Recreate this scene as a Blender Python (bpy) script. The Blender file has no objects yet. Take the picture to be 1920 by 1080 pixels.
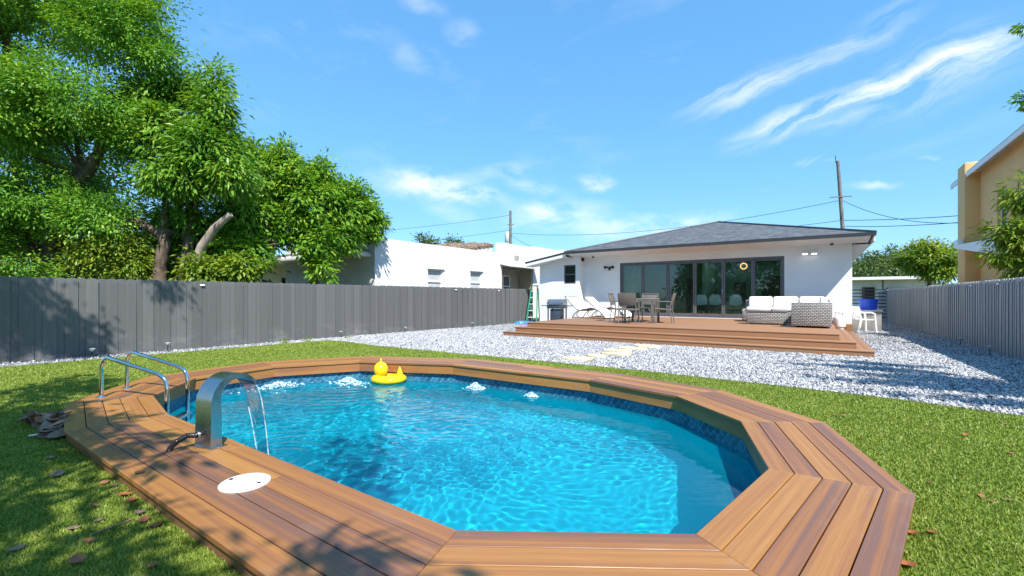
import bpy, bmesh, math, random
import numpy as np
from mathutils import Vector, Matrix, noise as mnoise

R = math.radians
PI = math.pi
rnd = random.Random(7)
rng = np.random.default_rng(11)
SC = bpy.context.scene
COL = SC.collection

# ------------------------------------------------------------------ camera
CAM_H = 1.2
YAW = math.atan(570 / 839)
FW = Vector((-math.sin(YAW), math.cos(YAW), 0))
RT = Vector((math.cos(YAW), math.sin(YAW), 0))
cam_d = bpy.data.cameras.new('camera')
cam_d.sensor_width = 36.0
cam_d.lens = 36.0 * 839 / 1920
cam_d.shift_y = 17 / 1920
cam_d.clip_start = 0.05
cam_d.clip_end = 2000
cam = bpy.data.objects.new('camera', cam_d)
COL.objects.link(cam)
cam.location = (0, 0, CAM_H)
cam.rotation_euler = (R(90), 0, YAW)
SC.camera = cam

# ------------------------------------------------------------------ light
SUN_DIR = Vector((0.714, -0.5, 1.0)).normalized()
SUN_EL = math.asin(SUN_DIR.z)
SUN_ROT = math.atan2(SUN_DIR.x, SUN_DIR.y)
SUN_POWER, SKY_POWER, EXPOSURE = 4.8, 0.11, 0.75
SKY_TINT = (3.95, 5.15, 6.55)
sun_l = bpy.data.lights.new('sun', 'SUN')
sun_l.energy = SUN_POWER
sun_l.angle = R(0.5)
sun_l.color = (1.0, 0.95, 0.87)
sun = bpy.data.objects.new('sun', sun_l)
COL.objects.link(sun)
sun.rotation_euler = SUN_DIR.to_track_quat('Z', 'Y').to_euler()
sun.location = (20, -15, 30)

SC.view_settings.view_transform = 'Standard'
SC.view_settings.look = 'None'
SC.view_settings.gamma = 1
SC.view_settings.use_curve_mapping = False
SC.view_settings.exposure = EXPOSURE
SC.cycles.max_bounces = 10
SC.cycles.transparent_max_bounces = 24
SC.cycles.use_denoising = True
SC.cycles.sample_clamp_indirect = 6
SC.cycles.caustics_reflective = False
SC.cycles.caustics_refractive = True


# ------------------------------------------------------------------ node helpers
class NT:
    def __init__(s, tree):
        s.t = tree
        s.n = tree.nodes
        s.l = tree.links

    def add(s, typ, **kw):
        n = s.n.new(typ)
        for k, v in kw.items():
            setattr(n, k, v)
        return n

    def put(s, sock, v):
        if hasattr(v, 'links') or isinstance(v, bpy.types.NodeSocket):
            s.l.new(v, sock)
        elif isinstance(v, (tuple, list)) and len(v) == 3 and sock.type == 'RGBA':
            sock.default_value = (*v, 1)
        else:
            sock.default_value = v

    def math(s, op, a, b=0.0, clamp=False):
        n = s.add('ShaderNodeMath', operation=op, use_clamp=clamp)
        s.put(n.inputs[0], a)
        s.put(n.inputs[1], b)
        return n.outputs[0]

    def vmath(s, op, a, b):
        n = s.add('ShaderNodeVectorMath', operation=op)
        s.put(n.inputs[0], a)
        s.put(n.inputs[1], b)
        return n.outputs['Value'] if op == 'DOT_PRODUCT' else n.outputs[0]

    def mix(s, f, a, b, blend='MIX'):
        n = s.add('ShaderNodeMix', data_type='RGBA', blend_type=blend)
        s.put(n.inputs[0], f)
        s.put(n.inputs[6], a)
        s.put(n.inputs[7], b)
        return n.outputs[2]

    def noise(s, vec, scale, detail=4, rough=0.55, dist=0.0, out=0):
        n = s.add('ShaderNodeTexNoise')
        if vec is not None:
            s.put(n.inputs['Vector'], vec)
        n.inputs['Scale'].default_value = scale
        n.inputs['Detail'].default_value = detail
        n.inputs['Roughness'].default_value = rough
        n.inputs['Distortion'].default_value = dist
        return n.outputs[out]

    def ramp(s, fac, stops, interp='LINEAR'):
        n = s.add('ShaderNodeValToRGB')
        n.color_ramp.interpolation = interp
        e = n.color_ramp.elements
        while len(e) < len(stops):
            e.new(0.5)
        for i, (p, c) in enumerate(stops):
            e[i].position = p
            e[i].color = (*c, 1) if len(c) == 3 else c
        s.put(n.inputs[0], fac)
        return n.outputs[0]

    def maprange(s, v, a, b, c=0.0, d=1.0, smooth=False):
        n = s.add('ShaderNodeMapRange')
        if smooth:
            n.interpolation_type = 'SMOOTHSTEP'
        s.put(n.inputs[0], v)
        for i, x in enumerate((a, b, c, d)):
            n.inputs[i + 1].default_value = x
        return n.outputs[0]

    def mapping(s, vec, scale=(1, 1, 1), rot=(0, 0, 0), loc=(0, 0, 0)):
        n = s.add('ShaderNodeMapping')
        s.put(n.inputs[0], vec)
        n.inputs['Scale'].default_value = scale
        n.inputs['Rotation'].default_value = rot
        n.inputs['Location'].default_value = loc
        return n.outputs[0]

    def bump(s, h, strength=0.3, dist=0.01):
        n = s.add('ShaderNodeBump')
        n.inputs['Strength'].default_value = strength
        n.inputs['Distance'].default_value = dist
        s.put(n.inputs['Height'], h)
        return n.outputs[0]


def newmat(name):
    m = bpy.data.materials.new(name)
    m.use_nodes = True
    m.node_tree.nodes.clear()
    t = NT(m.node_tree)
    out = t.add('ShaderNodeOutputMaterial')
    return m, t, out


def principled(t, out, color, rough=0.5, metal=0.0, normal=None, spec=0.5):
    p = t.add('ShaderNodeBsdfPrincipled')
    t.put(p.inputs['Base Color'], color)
    t.put(p.inputs['Roughness'], rough)
    p.inputs['Metallic'].default_value = metal
    p.inputs['Specular IOR Level'].default_value = spec
    if normal is not None:
        t.l.new(normal, p.inputs['Normal'])
    t.l.new(p.outputs[0], out.inputs[0])
    return p


def simple(name, col, rough=0.5, metal=0.0, var=0.12, scale=6.0, bump=0.0, bscale=60, spec=0.5):
    """plain paint, metal or plastic with a little uneven wear"""
    m, t, out = newmat(name)
    tc = t.add('ShaderNodeTexCoord').outputs['Object']
    n = t.noise(tc, scale, 5, 0.6)
    lo = tuple(c * (1 - var) for c in col)
    hi = tuple(min(1, c * (1 + var)) for c in col)
    c = t.ramp(n, [(0.3, lo), (0.7, hi)])
    r = t.maprange(t.noise(tc, scale * 3, 3), 0.3, 0.7, max(0.02, rough - 0.08), min(1, rough + 0.08))
    nm = t.bump(t.noise(tc, bscale, 4), bump, 0.004) if bump else None
    principled(t, out, c, r, metal, nm, spec)
    return m


# ------------------------------------------------------------------ world
def make_world():
    w = bpy.data.worlds.new('World')
    SC.world = w
    w.use_nodes = True
    w.node_tree.nodes.clear()
    t = NT(w.node_tree)
    out = t.add('ShaderNodeOutputWorld')
    bg = t.add('ShaderNodeBackground')
    sky = t.add('ShaderNodeTexSky', sky_type='NISHITA')
    sky.sun_disc = False
    sky.sun_elevation = SUN_EL
    sky.sun_rotation = SUN_ROT
    sky.altitude = 0
    sky.air_density = 1.0
    sky.dust_density = 0.35
    sky.ozone_density = 2.2
    d = t.add('ShaderNodeTexCoord').outputs['Generated']
    f = t.vmath('DOT_PRODUCT', d, tuple(FW))
    f = t.math('MAXIMUM', f, 0.02)
    a = t.math('DIVIDE', t.vmath('DOT_PRODUCT', d, tuple(RT)), f)
    b = t.math('DIVIDE', t.vmath('DOT_PRODUCT', d, (0, 0, 1)), f)
    ab = t.add('ShaderNodeCombineXYZ')
    t.put(ab.inputs[0], a)
    t.put(ab.inputs[1], b)
    ab = ab.outputs[0]
    warp = t.add('ShaderNodeVectorMath', operation='SCALE')
    t.put(warp.inputs[0], t.vmath('SUBTRACT', t.noise(ab, 5.0, 4, 0.6, 0, 1), (0.5, 0.5, 0.5)))
    warp.inputs['Scale'].default_value = 0.07
    abw = t.vmath('ADD', ab, warp.outputs[0])

    def blob(cx, cy, rx, ry, ang, amp, sharp=1.0):
        p = t.add('ShaderNodeMapping', vector_type='TEXTURE')
        t.put(p.inputs[0], abw)
        p.inputs['Location'].default_value = ((cx - 960) / 839, (557 - cy) / 839, 0)
        p.inputs['Rotation'].default_value = (0, 0, R(ang))
        p.inputs['Scale'].default_value = (rx / 839, ry / 839, 1)
        ln = t.add('ShaderNodeVectorMath', operation='LENGTH')
        t.put(ln.inputs[0], p.outputs[0])
        return t.math('MULTIPLY', t.maprange(ln.outputs['Value'], 1.0, 0.0, 0, 1, True), amp)

    # cirrus streaks and low puffs: each an area of sky with its own direction
    streaks = [(1370, 180, 150, 42, 19, 0.95), (1480, 140, 180, 34, 27, 0.75), (1630, 65, 210, 44, 33, 0.6), (1440, 245, 120, 36, 26, 1.1),
               (1560, 200, 180, 44, 22, 0.8), (1730, 130, 210, 38, 17, 1.0), (1800, 110, 280, 90, 17, 0.5), (1650, 180, 260, 80, 17, 0.5), (1860, 80, 170, 40, 20, 0.6),
               (1640, 350, 80, 12, 2, 0.8), (1520, 306, 60, 12, 2, 0.8), (1735, 293, 30, 8, 2, 0.7)]
    puffs = [(800, 348, 150, 40, -4, 1.0), (880, 372, 110, 26, -6, 0.8), (1040, 405, 140, 40, 2, 0.95),
             (1112, 343, 50, 26, -12, 0.8), (950, 318, 100, 24, 8, 0.5), (1190, 430, 170, 34, 2, 0.75),
             (1010, 352, 90, 26, -10, 0.5), (1300, 410, 130, 26, 4, 0.45), (840, 400, 90, 26, -20, 0.4),
             (868, 55, 60, 36, -30, 0.3), (770, 110, 80, 30, -40, 0.2), (790, 5, 60, 26, -10, 0.3)]

    def total(lst):
        s = None
        for q in lst:
            v = blob(*q)
            s = v if s is None else t.math('ADD', s, v)
        return s

    mpn = t.add('ShaderNodeMapping', vector_type='TEXTURE')
    t.put(mpn.inputs[0], abw)
    mpn.inputs['Rotation'].default_value = (0, 0, R(24))
    mpn.inputs['Scale'].default_value = (1 / 3.0, 1 / 24.0, 1)
    ns = t.noise(mpn.outputs[0], 1.0, 6, 0.6, 0.5)
    npf = t.noise(t.mapping(abw, (7, 15, 1)), 1.0, 6, 0.6, 0.2)
    cs = t.math('MULTIPLY', t.math('MULTIPLY', total(streaks), 0.52), t.maprange(ns, 0.40, 0.66, 0.0, 1.25))
    cp = t.math('MULTIPLY', total(puffs), t.maprange(npf, 0.40, 0.62, 0.04, 1.0))
    # thin high cirrus everywhere else, too
    thin = t.noise(t.mapping(d, (2.2, 5.0, 9.0), (0.3, 0.2, 0.9)), 1.3, 7, 0.62, 0.4)
    ct = t.maprange(thin, 0.56, 0.9, 0, 0.22)
    cloud = t.math('ADD', t.math('ADD', cs, cp), ct, clamp=True)
    hs = t.add('ShaderNodeHueSaturation')
    hs.inputs['Hue'].default_value = 0.497
    hs.inputs['Saturation'].default_value = 1.3
    hs.inputs['Value'].default_value = 1.0
    # a hazy humid sky: less difference between zenith and horizon than thin dry air has
    k1 = t.add('ShaderNodeVectorMath', operation='SCALE')
    t.put(k1.inputs[0], sky.outputs[0])
    k1.inputs['Scale'].default_value = 0.2
    gm = t.add('ShaderNodeGamma')
    t.put(gm.inputs[0], k1.outputs[0])
    gm.inputs[1].default_value = 0.45
    k2 = t.add('ShaderNodeVectorMath', operation='MULTIPLY')
    t.put(k2.inputs[0], gm.outputs[0])
    k2.inputs[1].default_value = SKY_TINT
    t.put(hs.inputs['Color'], k2.outputs[0])
    col = t.mix(t.math('MULTIPLY', cloud, 0.8), hs.outputs[0], (7.2, 7.3, 7.5))
    t.put(bg.inputs['Color'], col)
    bg.inputs['Strength'].default_value = SKY_POWER
    t.l.new(bg.outputs[0], out.inputs[0])


make_world()


# ------------------------------------------------------------------ object helpers
def setp(o, label=None, cat=None, group=None, kind=None):
    if label:
        o['label'] = label
    if cat:
        o['category'] = cat
    if group:
        o['group'] = group
    if kind:
        o['kind'] = kind
    return o


def thing(name, label, cat, loc=(0, 0, 0), rz=0.0, group=None):
    o = bpy.data.objects.new(name, None)
    o.empty_display_size = 0.2
    COL.objects.link(o)
    o.location = loc
    o.rotation_euler = (0, 0, rz)
    return setp(o, label, cat, group)


def kids(o):
    return [c for c in bpy.data.objects if c.parent == o]


def dup(o, loc, rz, label, parent=None):
    c = o.copy()
    COL.objects.link(c)
    if parent is None:
        c.location = loc
        c.rotation_euler = (0, 0, rz)
        c['label'] = label
    else:
        c.parent = parent
    for k in list(o.children):
        dup(k, None, None, None, c)
    return c


class MB:
    """collects shapes for ONE mesh"""

    def __init__(s):
        s.v = []
        s.f = []
        s.sm = []

    def raw(s, vs, fs, smooth=False):
        b = len(s.v)
        s.v += [tuple(v) for v in vs]
        s.f += [tuple(b + i for i in f) for f in fs]
        s.sm += [smooth] * len(fs)
        return s

    def box(s, c, d, rz=0.0, rx=0.0, ry=0.0, bev=0.0):
        M = Matrix.Translation(c) @ Matrix.Rotation(rz, 4, 'Z') @ Matrix.Rotation(ry, 4, 'Y') @ Matrix.Rotation(rx, 4, 'X')
        hx, hy, hz = d[0] / 2, d[1] / 2, d[2] / 2
        if bev <= 0:
            vs = [M @ Vector((x, y, z)) for z in (-hz, hz) for x, y in ((-hx, -hy), (hx, -hy), (hx, hy), (-hx, hy))]
            fs = [(3, 2, 1, 0), (4, 5, 6, 7), (0, 1, 5, 4), (1, 2, 6, 5), (2, 3, 7, 6), (3, 0, 4, 7)]
            return s.raw(vs, fs)
        bm = bmesh.new()
        bmesh.ops.create_cube(bm, size=1)
        bmesh.ops.scale(bm, vec=d, verts=bm.verts)
        bmesh.ops.bevel(bm, geom=bm.edges[:], offset=min(bev, 0.45 * min(d)), segments=2, affect='EDGES', profile=0.5)
        bmesh.ops.transform(bm, matrix=M, verts=bm.verts)
        bm.verts.index_update()
        s.raw([v.co[:] for v in bm.verts], [[v.index for v in f.verts] for f in bm.faces], True)
        bm.free()
        return s

    def tube(s, pts, r, n=8, cap=True):
        pts = [Vector(p) for p in pts]
        rr = r if isinstance(r, (list, tuple)) else [r] * len(pts)
        vs = []
        up = None
        for i, p in enumerate(pts):
            a = pts[max(0, i - 1)]
            b = pts[min(len(pts) - 1, i + 1)]
            tg = (b - a).normalized()
            if up is None:
                up = Vector((0, 0, 1)) if abs(tg.z) < 0.9 else Vector((1, 0, 0))
            x = tg.cross(up)
            if x.length < 1e-5:
                x = tg.cross(Vector((0, 1, 0)))
            x.normalize()
            y = x.cross(tg).normalized()
            up = y
            for k in range(n):
                an = 2 * PI * k / n
                vs.append(p + (x * math.cos(an) + y * math.sin(an)) * rr[i])
        fs = []
        for i in range(len(pts) - 1):
            for k in range(n):
                k2 = (k + 1) % n
                fs.append((i * n + k, i * n + k2, (i + 1) * n + k2, (i + 1) * n + k))
        if cap:
            fs.append(tuple(range(n - 1, -1, -1)))
            fs.append(tuple((len(pts) - 1) * n + k for k in range(n)))
        return s.raw(vs, fs, True)

    def lathe(s, prof, c=(0, 0, 0), n=20, sx=1.0, sy=1.0):
        vs = []
        for r, z in prof:
            for k in range(n):
                an = 2 * PI * k / n
                vs.append((c[0] + r * math.cos(an) * sx, c[1] + r * math.sin(an) * sy, c[2] + z))
        fs = []
        for i in range(len(prof) - 1):
            for k in range(n):
                k2 = (k + 1) % n
                fs.append((i * n + k, i * n + k2, (i + 1) * n + k2, (i + 1) * n + k))
        fs.append(tuple(range(n - 1, -1, -1)))
        fs.append(tuple((len(prof) - 1) * n + k for k in range(n)))
        return s.raw(vs, fs, True)

    def prism(s, poly, z0, z1, bev=0.0):
        """poly counter-clockwise in xy"""
        n = len(poly)
        if sum(poly[i][0] * poly[(i + 1) % n][1] - poly[(i + 1) % n][0] * poly[i][1] for i in range(n)) < 0:
            poly = poly[::-1]
        rings = [(poly, z0)]
        if bev:
            rings.append((poly, z1 - bev))
            rings.append((inset(poly, bev), z1))
        else:
            rings.append((poly, z1))
        vs = [(x, y, z) for pl, z in rings for x, y in pl]
        fs = [tuple(range(n - 1, -1, -1)), tuple((len(rings) - 1) * n + k for k in range(n))]
        for i in range(len(rings) - 1):
            for k in range(n):
                k2 = (k + 1) % n
                fs.append((i * n + k, i * n + k2, (i + 1) * n + k2, (i + 1) * n + k))
        return s.raw(vs, fs)

    def sphere(s, c, r, n=12, m=8):
        rx, ry, rz = r if isinstance(r, tuple) else (r, r, r)
        prof = [(max(1e-4, math.sin(PI * i / m)), -math.cos(PI * i / m)) for i in range(m + 1)]
        vs = [(c[0] + q * math.cos(2 * PI * k / n) * rx, c[1] + q * math.sin(2 * PI * k / n) * ry, c[2] + z * rz)
              for q, z in prof for k in range(n)]
        fs = [(i * n + k, i * n + (k + 1) % n, (i + 1) * n + (k + 1) % n, (i + 1) * n + k) for i in range(m) for k in range(n)]
        return s.raw(vs, fs, True)

    def xform(s, M):
        s.v = [tuple(M @ Vector(v)) for v in s.v]
        return s

    def mesh(s, name, m):
        me = bpy.data.meshes.new(name)
        me.from_pydata(s.v, [], s.f)
        me.polygons.foreach_set('use_smooth', s.sm)
        if m:
            me.materials.append(m)
        if any(s.sm):
            try:
                me.set_sharp_from_angle(angle=R(40))
            except Exception:
                pass
        me.update()
        return me

    def build(s, name, m, parent=None, **kw):
        o = bpy.data.objects.new(name, s.mesh(name, m))
        COL.objects.link(o)
        o.parent = parent
        return setp(o, **kw)


def inset(poly, d):
    n = len(poly)
    out = []
    for i in range(n):
        p0, p1, p2 = Vector(poly[i - 1][:2]), Vector(poly[i][:2]), Vector(poly[(i + 1) % n][:2])
        e1, e2 = (p1 - p0).normalized(), (p2 - p1).normalized()
        n1, n2 = Vector((-e1.y, e1.x)), Vector((-e2.y, e2.x))
        den = 1 + n1.dot(n2)
        q = p1 + (n1 + n2) * (d / max(0.2, den))
        out.append((q.x, q.y))
    return out


def np_mesh(name, verts, faces_n, m, parent=None, tint=None, smooth=False, **kw):
    """verts (N,3); faces_n: int array (F,k) all the same k"""
    me = bpy.data.meshes.new(name)
    F, k = faces_n.shape
    me.vertices.add(len(verts))
    me.vertices.foreach_set('co', verts.astype(np.float32).ravel())
    me.loops.add(F * k)
    me.loops.foreach_set('vertex_index', faces_n.astype(np.int32).ravel())
    me.polygons.add(F)
    me.polygons.foreach_set('loop_start', np.arange(0, F * k, k, dtype=np.int32))
    me.polygons.foreach_set('loop_total', np.full(F, k, dtype=np.int32))
    if smooth:
        me.polygons.foreach_set('use_smooth', np.ones(F, dtype=bool))
    if tint is not None:
        a = me.attributes.new('tint', 'FLOAT', 'FACE')
        a.data.foreach_set('value', tint.astype(np.float32))
    me.materials.append(m)
    me.update(calc_edges=True)
    o = bpy.data.objects.new(name, me)
    COL.objects.link(o)
    o.parent = parent
    return setp(o, **kw)


def sheet(name, outer, holes, z, m, parent=None, **kw):
    bm = bmesh.new()
    for loop in [outer] + holes:
        vs = [bm.verts.new((x, y, z)) for x, y in loop]
        for i in range(len(vs)):
            bm.edges.new((vs[i], vs[(i + 1) % len(vs)]))
    bmesh.ops.triangle_fill(bm, use_beauty=True, edges=bm.edges[:])
    bmesh.ops.recalc_face_normals(bm, faces=bm.faces[:])
    for f in bm.faces:
        if f.normal.z < 0:
            f.normal_flip()
    me = bpy.data.meshes.new(name)
    bm.to_mesh(me)
    bm.free()
    me.materials.append(m)
    o = bpy.data.objects.new(name, me)
    COL.objects.link(o)
    o.parent = parent
    return setp(o, **kw)


def inside(px, py, poly):
    r = np.zeros(px.shape, bool)
    n = len(poly)
    for i in range(n):
        x1, y1 = poly[i]
        x2, y2 = poly[(i + 1) % n]
        c = ((y1 > py) != (y2 > py))
        with np.errstate(divide='ignore', invalid='ignore'):
            xi = (x2 - x1) * (py - y1) / (y2 - y1 + 1e-12) + x1
        r ^= c & (px < xi)
    return r


def at(u, v, d):
    """a world point d metres in front of where the photographer stood"""
    p = Vector((0, 0, CAM_H)) + FW * d + RT * ((u - 960) / 839 * d)
    p.z += (557 - v) / 839 * d
    return p


def gp(u, v, z=0.0):
    d = 839 * (CAM_H - z) / (v - 557)
    q = FW * d + RT * ((u - 960) / 839 * d)
    return Vector((q.x, q.y, z))


# ------------------------------------------------------------------ materials
def wood_mat(name, cols, rough=0.42, sc=1.0):
    m, t, out = newmat(name)
    tc = t.add('ShaderNodeTexCoord').outputs['Object']
    oi = t.add('ShaderNodeObjectInfo').outputs['Random']
    off = t.add('ShaderNodeCombineXYZ')
    t.put(off.inputs[0], t.math('MULTIPLY', oi, 37.0))
    t.put(off.inputs[1], t.math('MULTIPLY', oi, 91.0))
    v = t.vmath('ADD', tc, off.outputs[0])
    st = t.noise(t.mapping(v, (0.26 * sc, 19 * sc, 4)), 1.0, 5, 0.6, 0.25)
    fine = t.noise(t.mapping(v, (3, 160, 20)), 1.0, 3, 0.6)
    f = t.math('ADD', t.math('MULTIPLY', st, 0.85), t.math('MULTIPLY', t.math('SUBTRACT', t.math('FRACT', t.math('MULTIPLY', oi, 7.13)), 0.46), 0.34))
    c = t.ramp(f, [(0.27, cols[2]), (0.36, cols[1]), (0.45, cols[0]), (0.62, cols[3])])
    c = t.mix(t.math('MULTIPLY', t.maprange(fine, 0.35, 0.7), 0.35), c, tuple(q * 0.72 for q in cols[1]))
    c = t.mix(t.maprange(t.noise(tc, 2.3, 5, 0.65), 0.55, 0.8, 0, 0.25), c, (0.34, 0.27, 0.21))
    r = t.maprange(fine, 0.3, 0.7, rough - 0.08, rough + 0.12)
    principled(t, out, c, r, 0, t.bump(fine, 0.25, 0.002))
    return m


M = {}
M['plank'] = wood_mat('composite_wood', [(0.345, 0.150, 0.040), (0.275, 0.115, 0.043), (0.178, 0.088, 0.058), (0.42, 0.198, 0.050)])
M['deck'] = wood_mat('brown_composite', [(0.325, 0.165, 0.082), (0.315, 0.160, 0.080), (0.30, 0.152, 0.076), (0.335, 0.170, 0.085)], 0.55)
M['riser_shade'] = simple('riser_teal_shade', (0.008, 0.085, 0.105), 0.85, spec=0.15)  # shade and blue pool reflection on the risers, painted in as dark teal
M['white_wall'] = simple('white_stucco', (0.79, 0.79, 0.78), 0.75, 0, 0.045, 1.1, 0.12, 140)
M['white_trim'] = simple('white_trim', (0.78, 0.78, 0.77), 0.5, 0, 0.03)
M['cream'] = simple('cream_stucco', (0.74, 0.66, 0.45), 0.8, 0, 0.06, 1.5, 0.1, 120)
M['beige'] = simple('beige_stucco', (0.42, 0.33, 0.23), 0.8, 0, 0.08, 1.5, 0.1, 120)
M['yellow'] = simple('yellow_stucco', (0.74, 0.44, 0.18), 0.8, 0, 0.05, 1.0, 0.1, 120)
M['black'] = simple('black_paint', (0.018, 0.019, 0.021), 0.4)
M['black_trim'] = simple('black_drip_edge', (0.03, 0.034, 0.04), 0.5)
M['frame'] = simple('grey_aluminium_frame', (0.13, 0.13, 0.145), 0.4, 0.2)
M['steel'] = simple('brushed_steel', (0.50, 0.50, 0.485), 0.27, 1.0, 0.05, 3)
M['chrome'] = simple('polished_rail_steel', (0.70, 0.72, 0.73), 0.10, 1.0, 0.04, 3)
M['white_plastic'] = simple('white_plastic', (0.80, 0.80, 0.79), 0.35, 0, 0.02)
M['yellow_vinyl'] = simple('yellow_vinyl', (0.80, 0.55, 0.012), 0.16, 0, 0.04)
M['orange_vinyl'] = simple('orange_vinyl', (0.80, 0.30, 0.02), 0.2, 0, 0.04)
M['blue_plastic'] = simple('blue_plastic', (0.015, 0.075, 0.62), 0.35, 0, 0.08)
M['blue_tarp'] = simple('blue_tarp', (0.03, 0.22, 0.52), 0.5, 0, 0.15)
M['green_ladder'] = simple('green_fibreglass', (0.03, 0.30, 0.17), 0.4, 0, 0.1)
M['grill'] = simple('grill_enamel', (0.07, 0.095, 0.125), 0.3, 0.4, 0.1)
M['grill_light'] = simple('grill_lid', (0.24, 0.27, 0.31), 0.3, 0.7, 0.1)
M['cushion'] = simple('white_cushion', (0.80, 0.79, 0.77), 0.9, 0, 0.03, 4, 0.15, 30)
M['chair_frame'] = simple('grey_chair_frame', (0.17, 0.16, 0.145), 0.45, 0.3)
M['sling'] = simple('taupe_sling', (0.135, 0.12, 0.105), 0.85, 0, 0.12, 60, 0.2, 200)
M['table_top'] = simple('grey_table_slats', (0.25, 0.235, 0.21), 0.5, 0, 0.1)
M['white_sling'] = simple('white_sling', (0.78, 0.78, 0.77), 0.85, 0, 0.03, 10, 0.1, 200)
M['bark'] = simple('bark', (0.11, 0.078, 0.055), 0.9, 0, 0.65, 7, 1.0, 22)
M['bark_light'] = simple('pale_bark', (0.33, 0.27, 0.22), 0.9, 0, 0.35, 4, 0.8, 20)
M['pole_wood'] = simple('weathered_pole_wood', (0.17, 0.16, 0.14), 0.85, 0, 0.25, 3, 0.3, 30)
M['grey_can'] = simple('transformer_grey', (0.5, 0.52, 0.54), 0.5)
M['concrete'] = simple('grey_concrete_block', (0.27, 0.26, 0.24), 0.9, 0, 0.22, 5, 0.5, 50)
M['slab'] = simple('pale_slab', (0.55, 0.54, 0.51), 0.8, 0, 0.1, 5, 0.3, 50)
M['limestone'] = simple('yellow_limestone', (0.62, 0.50, 0.33), 0.85, 0, 0.2, 7, 0.7, 40)
M['roof_tile'] = simple('barrel_tile', (0.20, 0.14, 0.10), 0.85, 0, 0.75, 9)
M['dry_leaf'] = simple('dry_leaf', (0.24, 0.105, 0.045), 0.7, 0, 0.5, 14, 0.4, 40)
M['grey_leaf'] = simple('faded_dry_leaf', (0.23, 0.145, 0.095), 0.8, 0, 0.4, 14, 0.4, 40)
M['heap_leaf'] = simple('dead_frond', (0.30, 0.20, 0.14), 0.8, 0, 0.4, 14, 0.4, 40)
M['rust_leaf'] = simple('rust_leaf', (0.30, 0.105, 0.04), 0.7, 0, 0.4, 14, 0.4, 40)
M['room'] = simple('teal_grey_room_wall', (0.10, 0.22, 0.20), 0.8, 0, 0.04)
M['room_floor'] = simple('dark_room_floor', (0.035, 0.036, 0.038), 0.3, 0, 0.1)
M['dark_wood'] = simple('dark_table_wood', (0.04, 0.032, 0.028), 0.4)
M['picture'] = simple('dark_picture', (0.03, 0.03, 0.035), 0.5, 0, 0.6, 8)
M['shell'] = simple('white_shell_seat', (0.80, 0.82, 0.80), 0.35, 0, 0.02)
M['curtain'] = simple('sheer_green_curtain', (0.16, 0.22, 0.13), 0.9, 0, 0.2, 5)
M['hose'] = simple('black_corrugated_hose', (0.012, 0.012, 0.013), 0.35)
M['dark_window'] = simple('dark_window_glass', (0.022, 0.03, 0.032), 0.06, 0, 0.3, 2, spec=0.6)
M['blind_window'] = simple('window_with_blind', (0.45, 0.46, 0.47), 0.12, 0, 0.1, 2, spec=0.6)


def stucco_old():
    m, t, out = newmat('weathered_white_stucco')
    tc = t.add('ShaderNodeTexCoord').outputs['Object']
    a = t.noise(tc, 0.7, 6, 0.65)
    b = t.noise(t.mapping(tc, (2.5, 2.5, 0.35)), 1.0, 5, 0.6)
    c = t.ramp(a, [(0.35, (0.62, 0.60, 0.575)), (0.65, (0.76, 0.745, 0.725))])
    c = t.mix(t.maprange(b, 0.56, 0.75, 0, 0.3), c, (0.50, 0.47, 0.44))
    principled(t, out, c, 0.85, 0, t.bump(t.noise(tc, 70, 4), 0.2, 0.004))
    return m


M['old_stucco'] = stucco_old()


def emit_mat(name, col, s):
    m, t, out = newmat(name)
    e = t.add('ShaderNodeEmission')
    e.inputs[0].default_value = (*col, 1)
    e.inputs[1].default_value = s
    t.l.new(e.outputs[0], out.inputs[0])
    return m


M['lamp'] = emit_mat('lamp_glow', (1, 0.42, 0.14), 1.6)
M['flood'] = emit_mat('flood_glow', (1, 0.97, 0.9), 4)
M['downlight'] = emit_mat('downlight_glow', (1, 0.95, 0.88), 45)


def fence_mat(name, k):
    m, t, out = newmat(name)
    tc = t.add('ShaderNodeTexCoord').outputs['Object']
    oi = t.add('ShaderNodeObjectInfo').outputs['Random']
    geo = t.add('ShaderNodeNewGeometry').outputs['Position']
    g = t.noise(t.mapping(tc, (55, 55, 0.5)), 1.0, 3, 0.6)
    base = t.ramp(t.math('ADD', t.math('MULTIPLY', g, 0.6), t.math('MULTIPLY', oi, 0.4)),
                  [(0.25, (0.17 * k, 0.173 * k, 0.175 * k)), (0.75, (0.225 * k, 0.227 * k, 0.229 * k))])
    dirt = t.noise(t.mapping(geo, (1.2, 1.2, 2.5)), 1.0, 6, 0.7)
    sep = t.add('ShaderNodeSeparateXYZ')
    t.put(sep.inputs[0], geo)
    low = t.maprange(sep.outputs[2], 0.0, 0.5, 1, 0)
    base = t.mix(t.math('MULTIPLY', t.maprange(dirt, 0.5, 0.72, 0, 0.55), low), base, (0.36, 0.35, 0.33))
    principled(t, out, base, t.maprange(g, 0.3, 0.7, 0.42, 0.58), 0, t.bump(g, 0.35, 0.004))
    return m


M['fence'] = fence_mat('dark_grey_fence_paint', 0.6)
M['fence_shade_lift'] = fence_mat('grey_fence_lifted_shade', 1.5)  # lighter grey painted in to lift the shaded boards of the right fence


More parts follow.
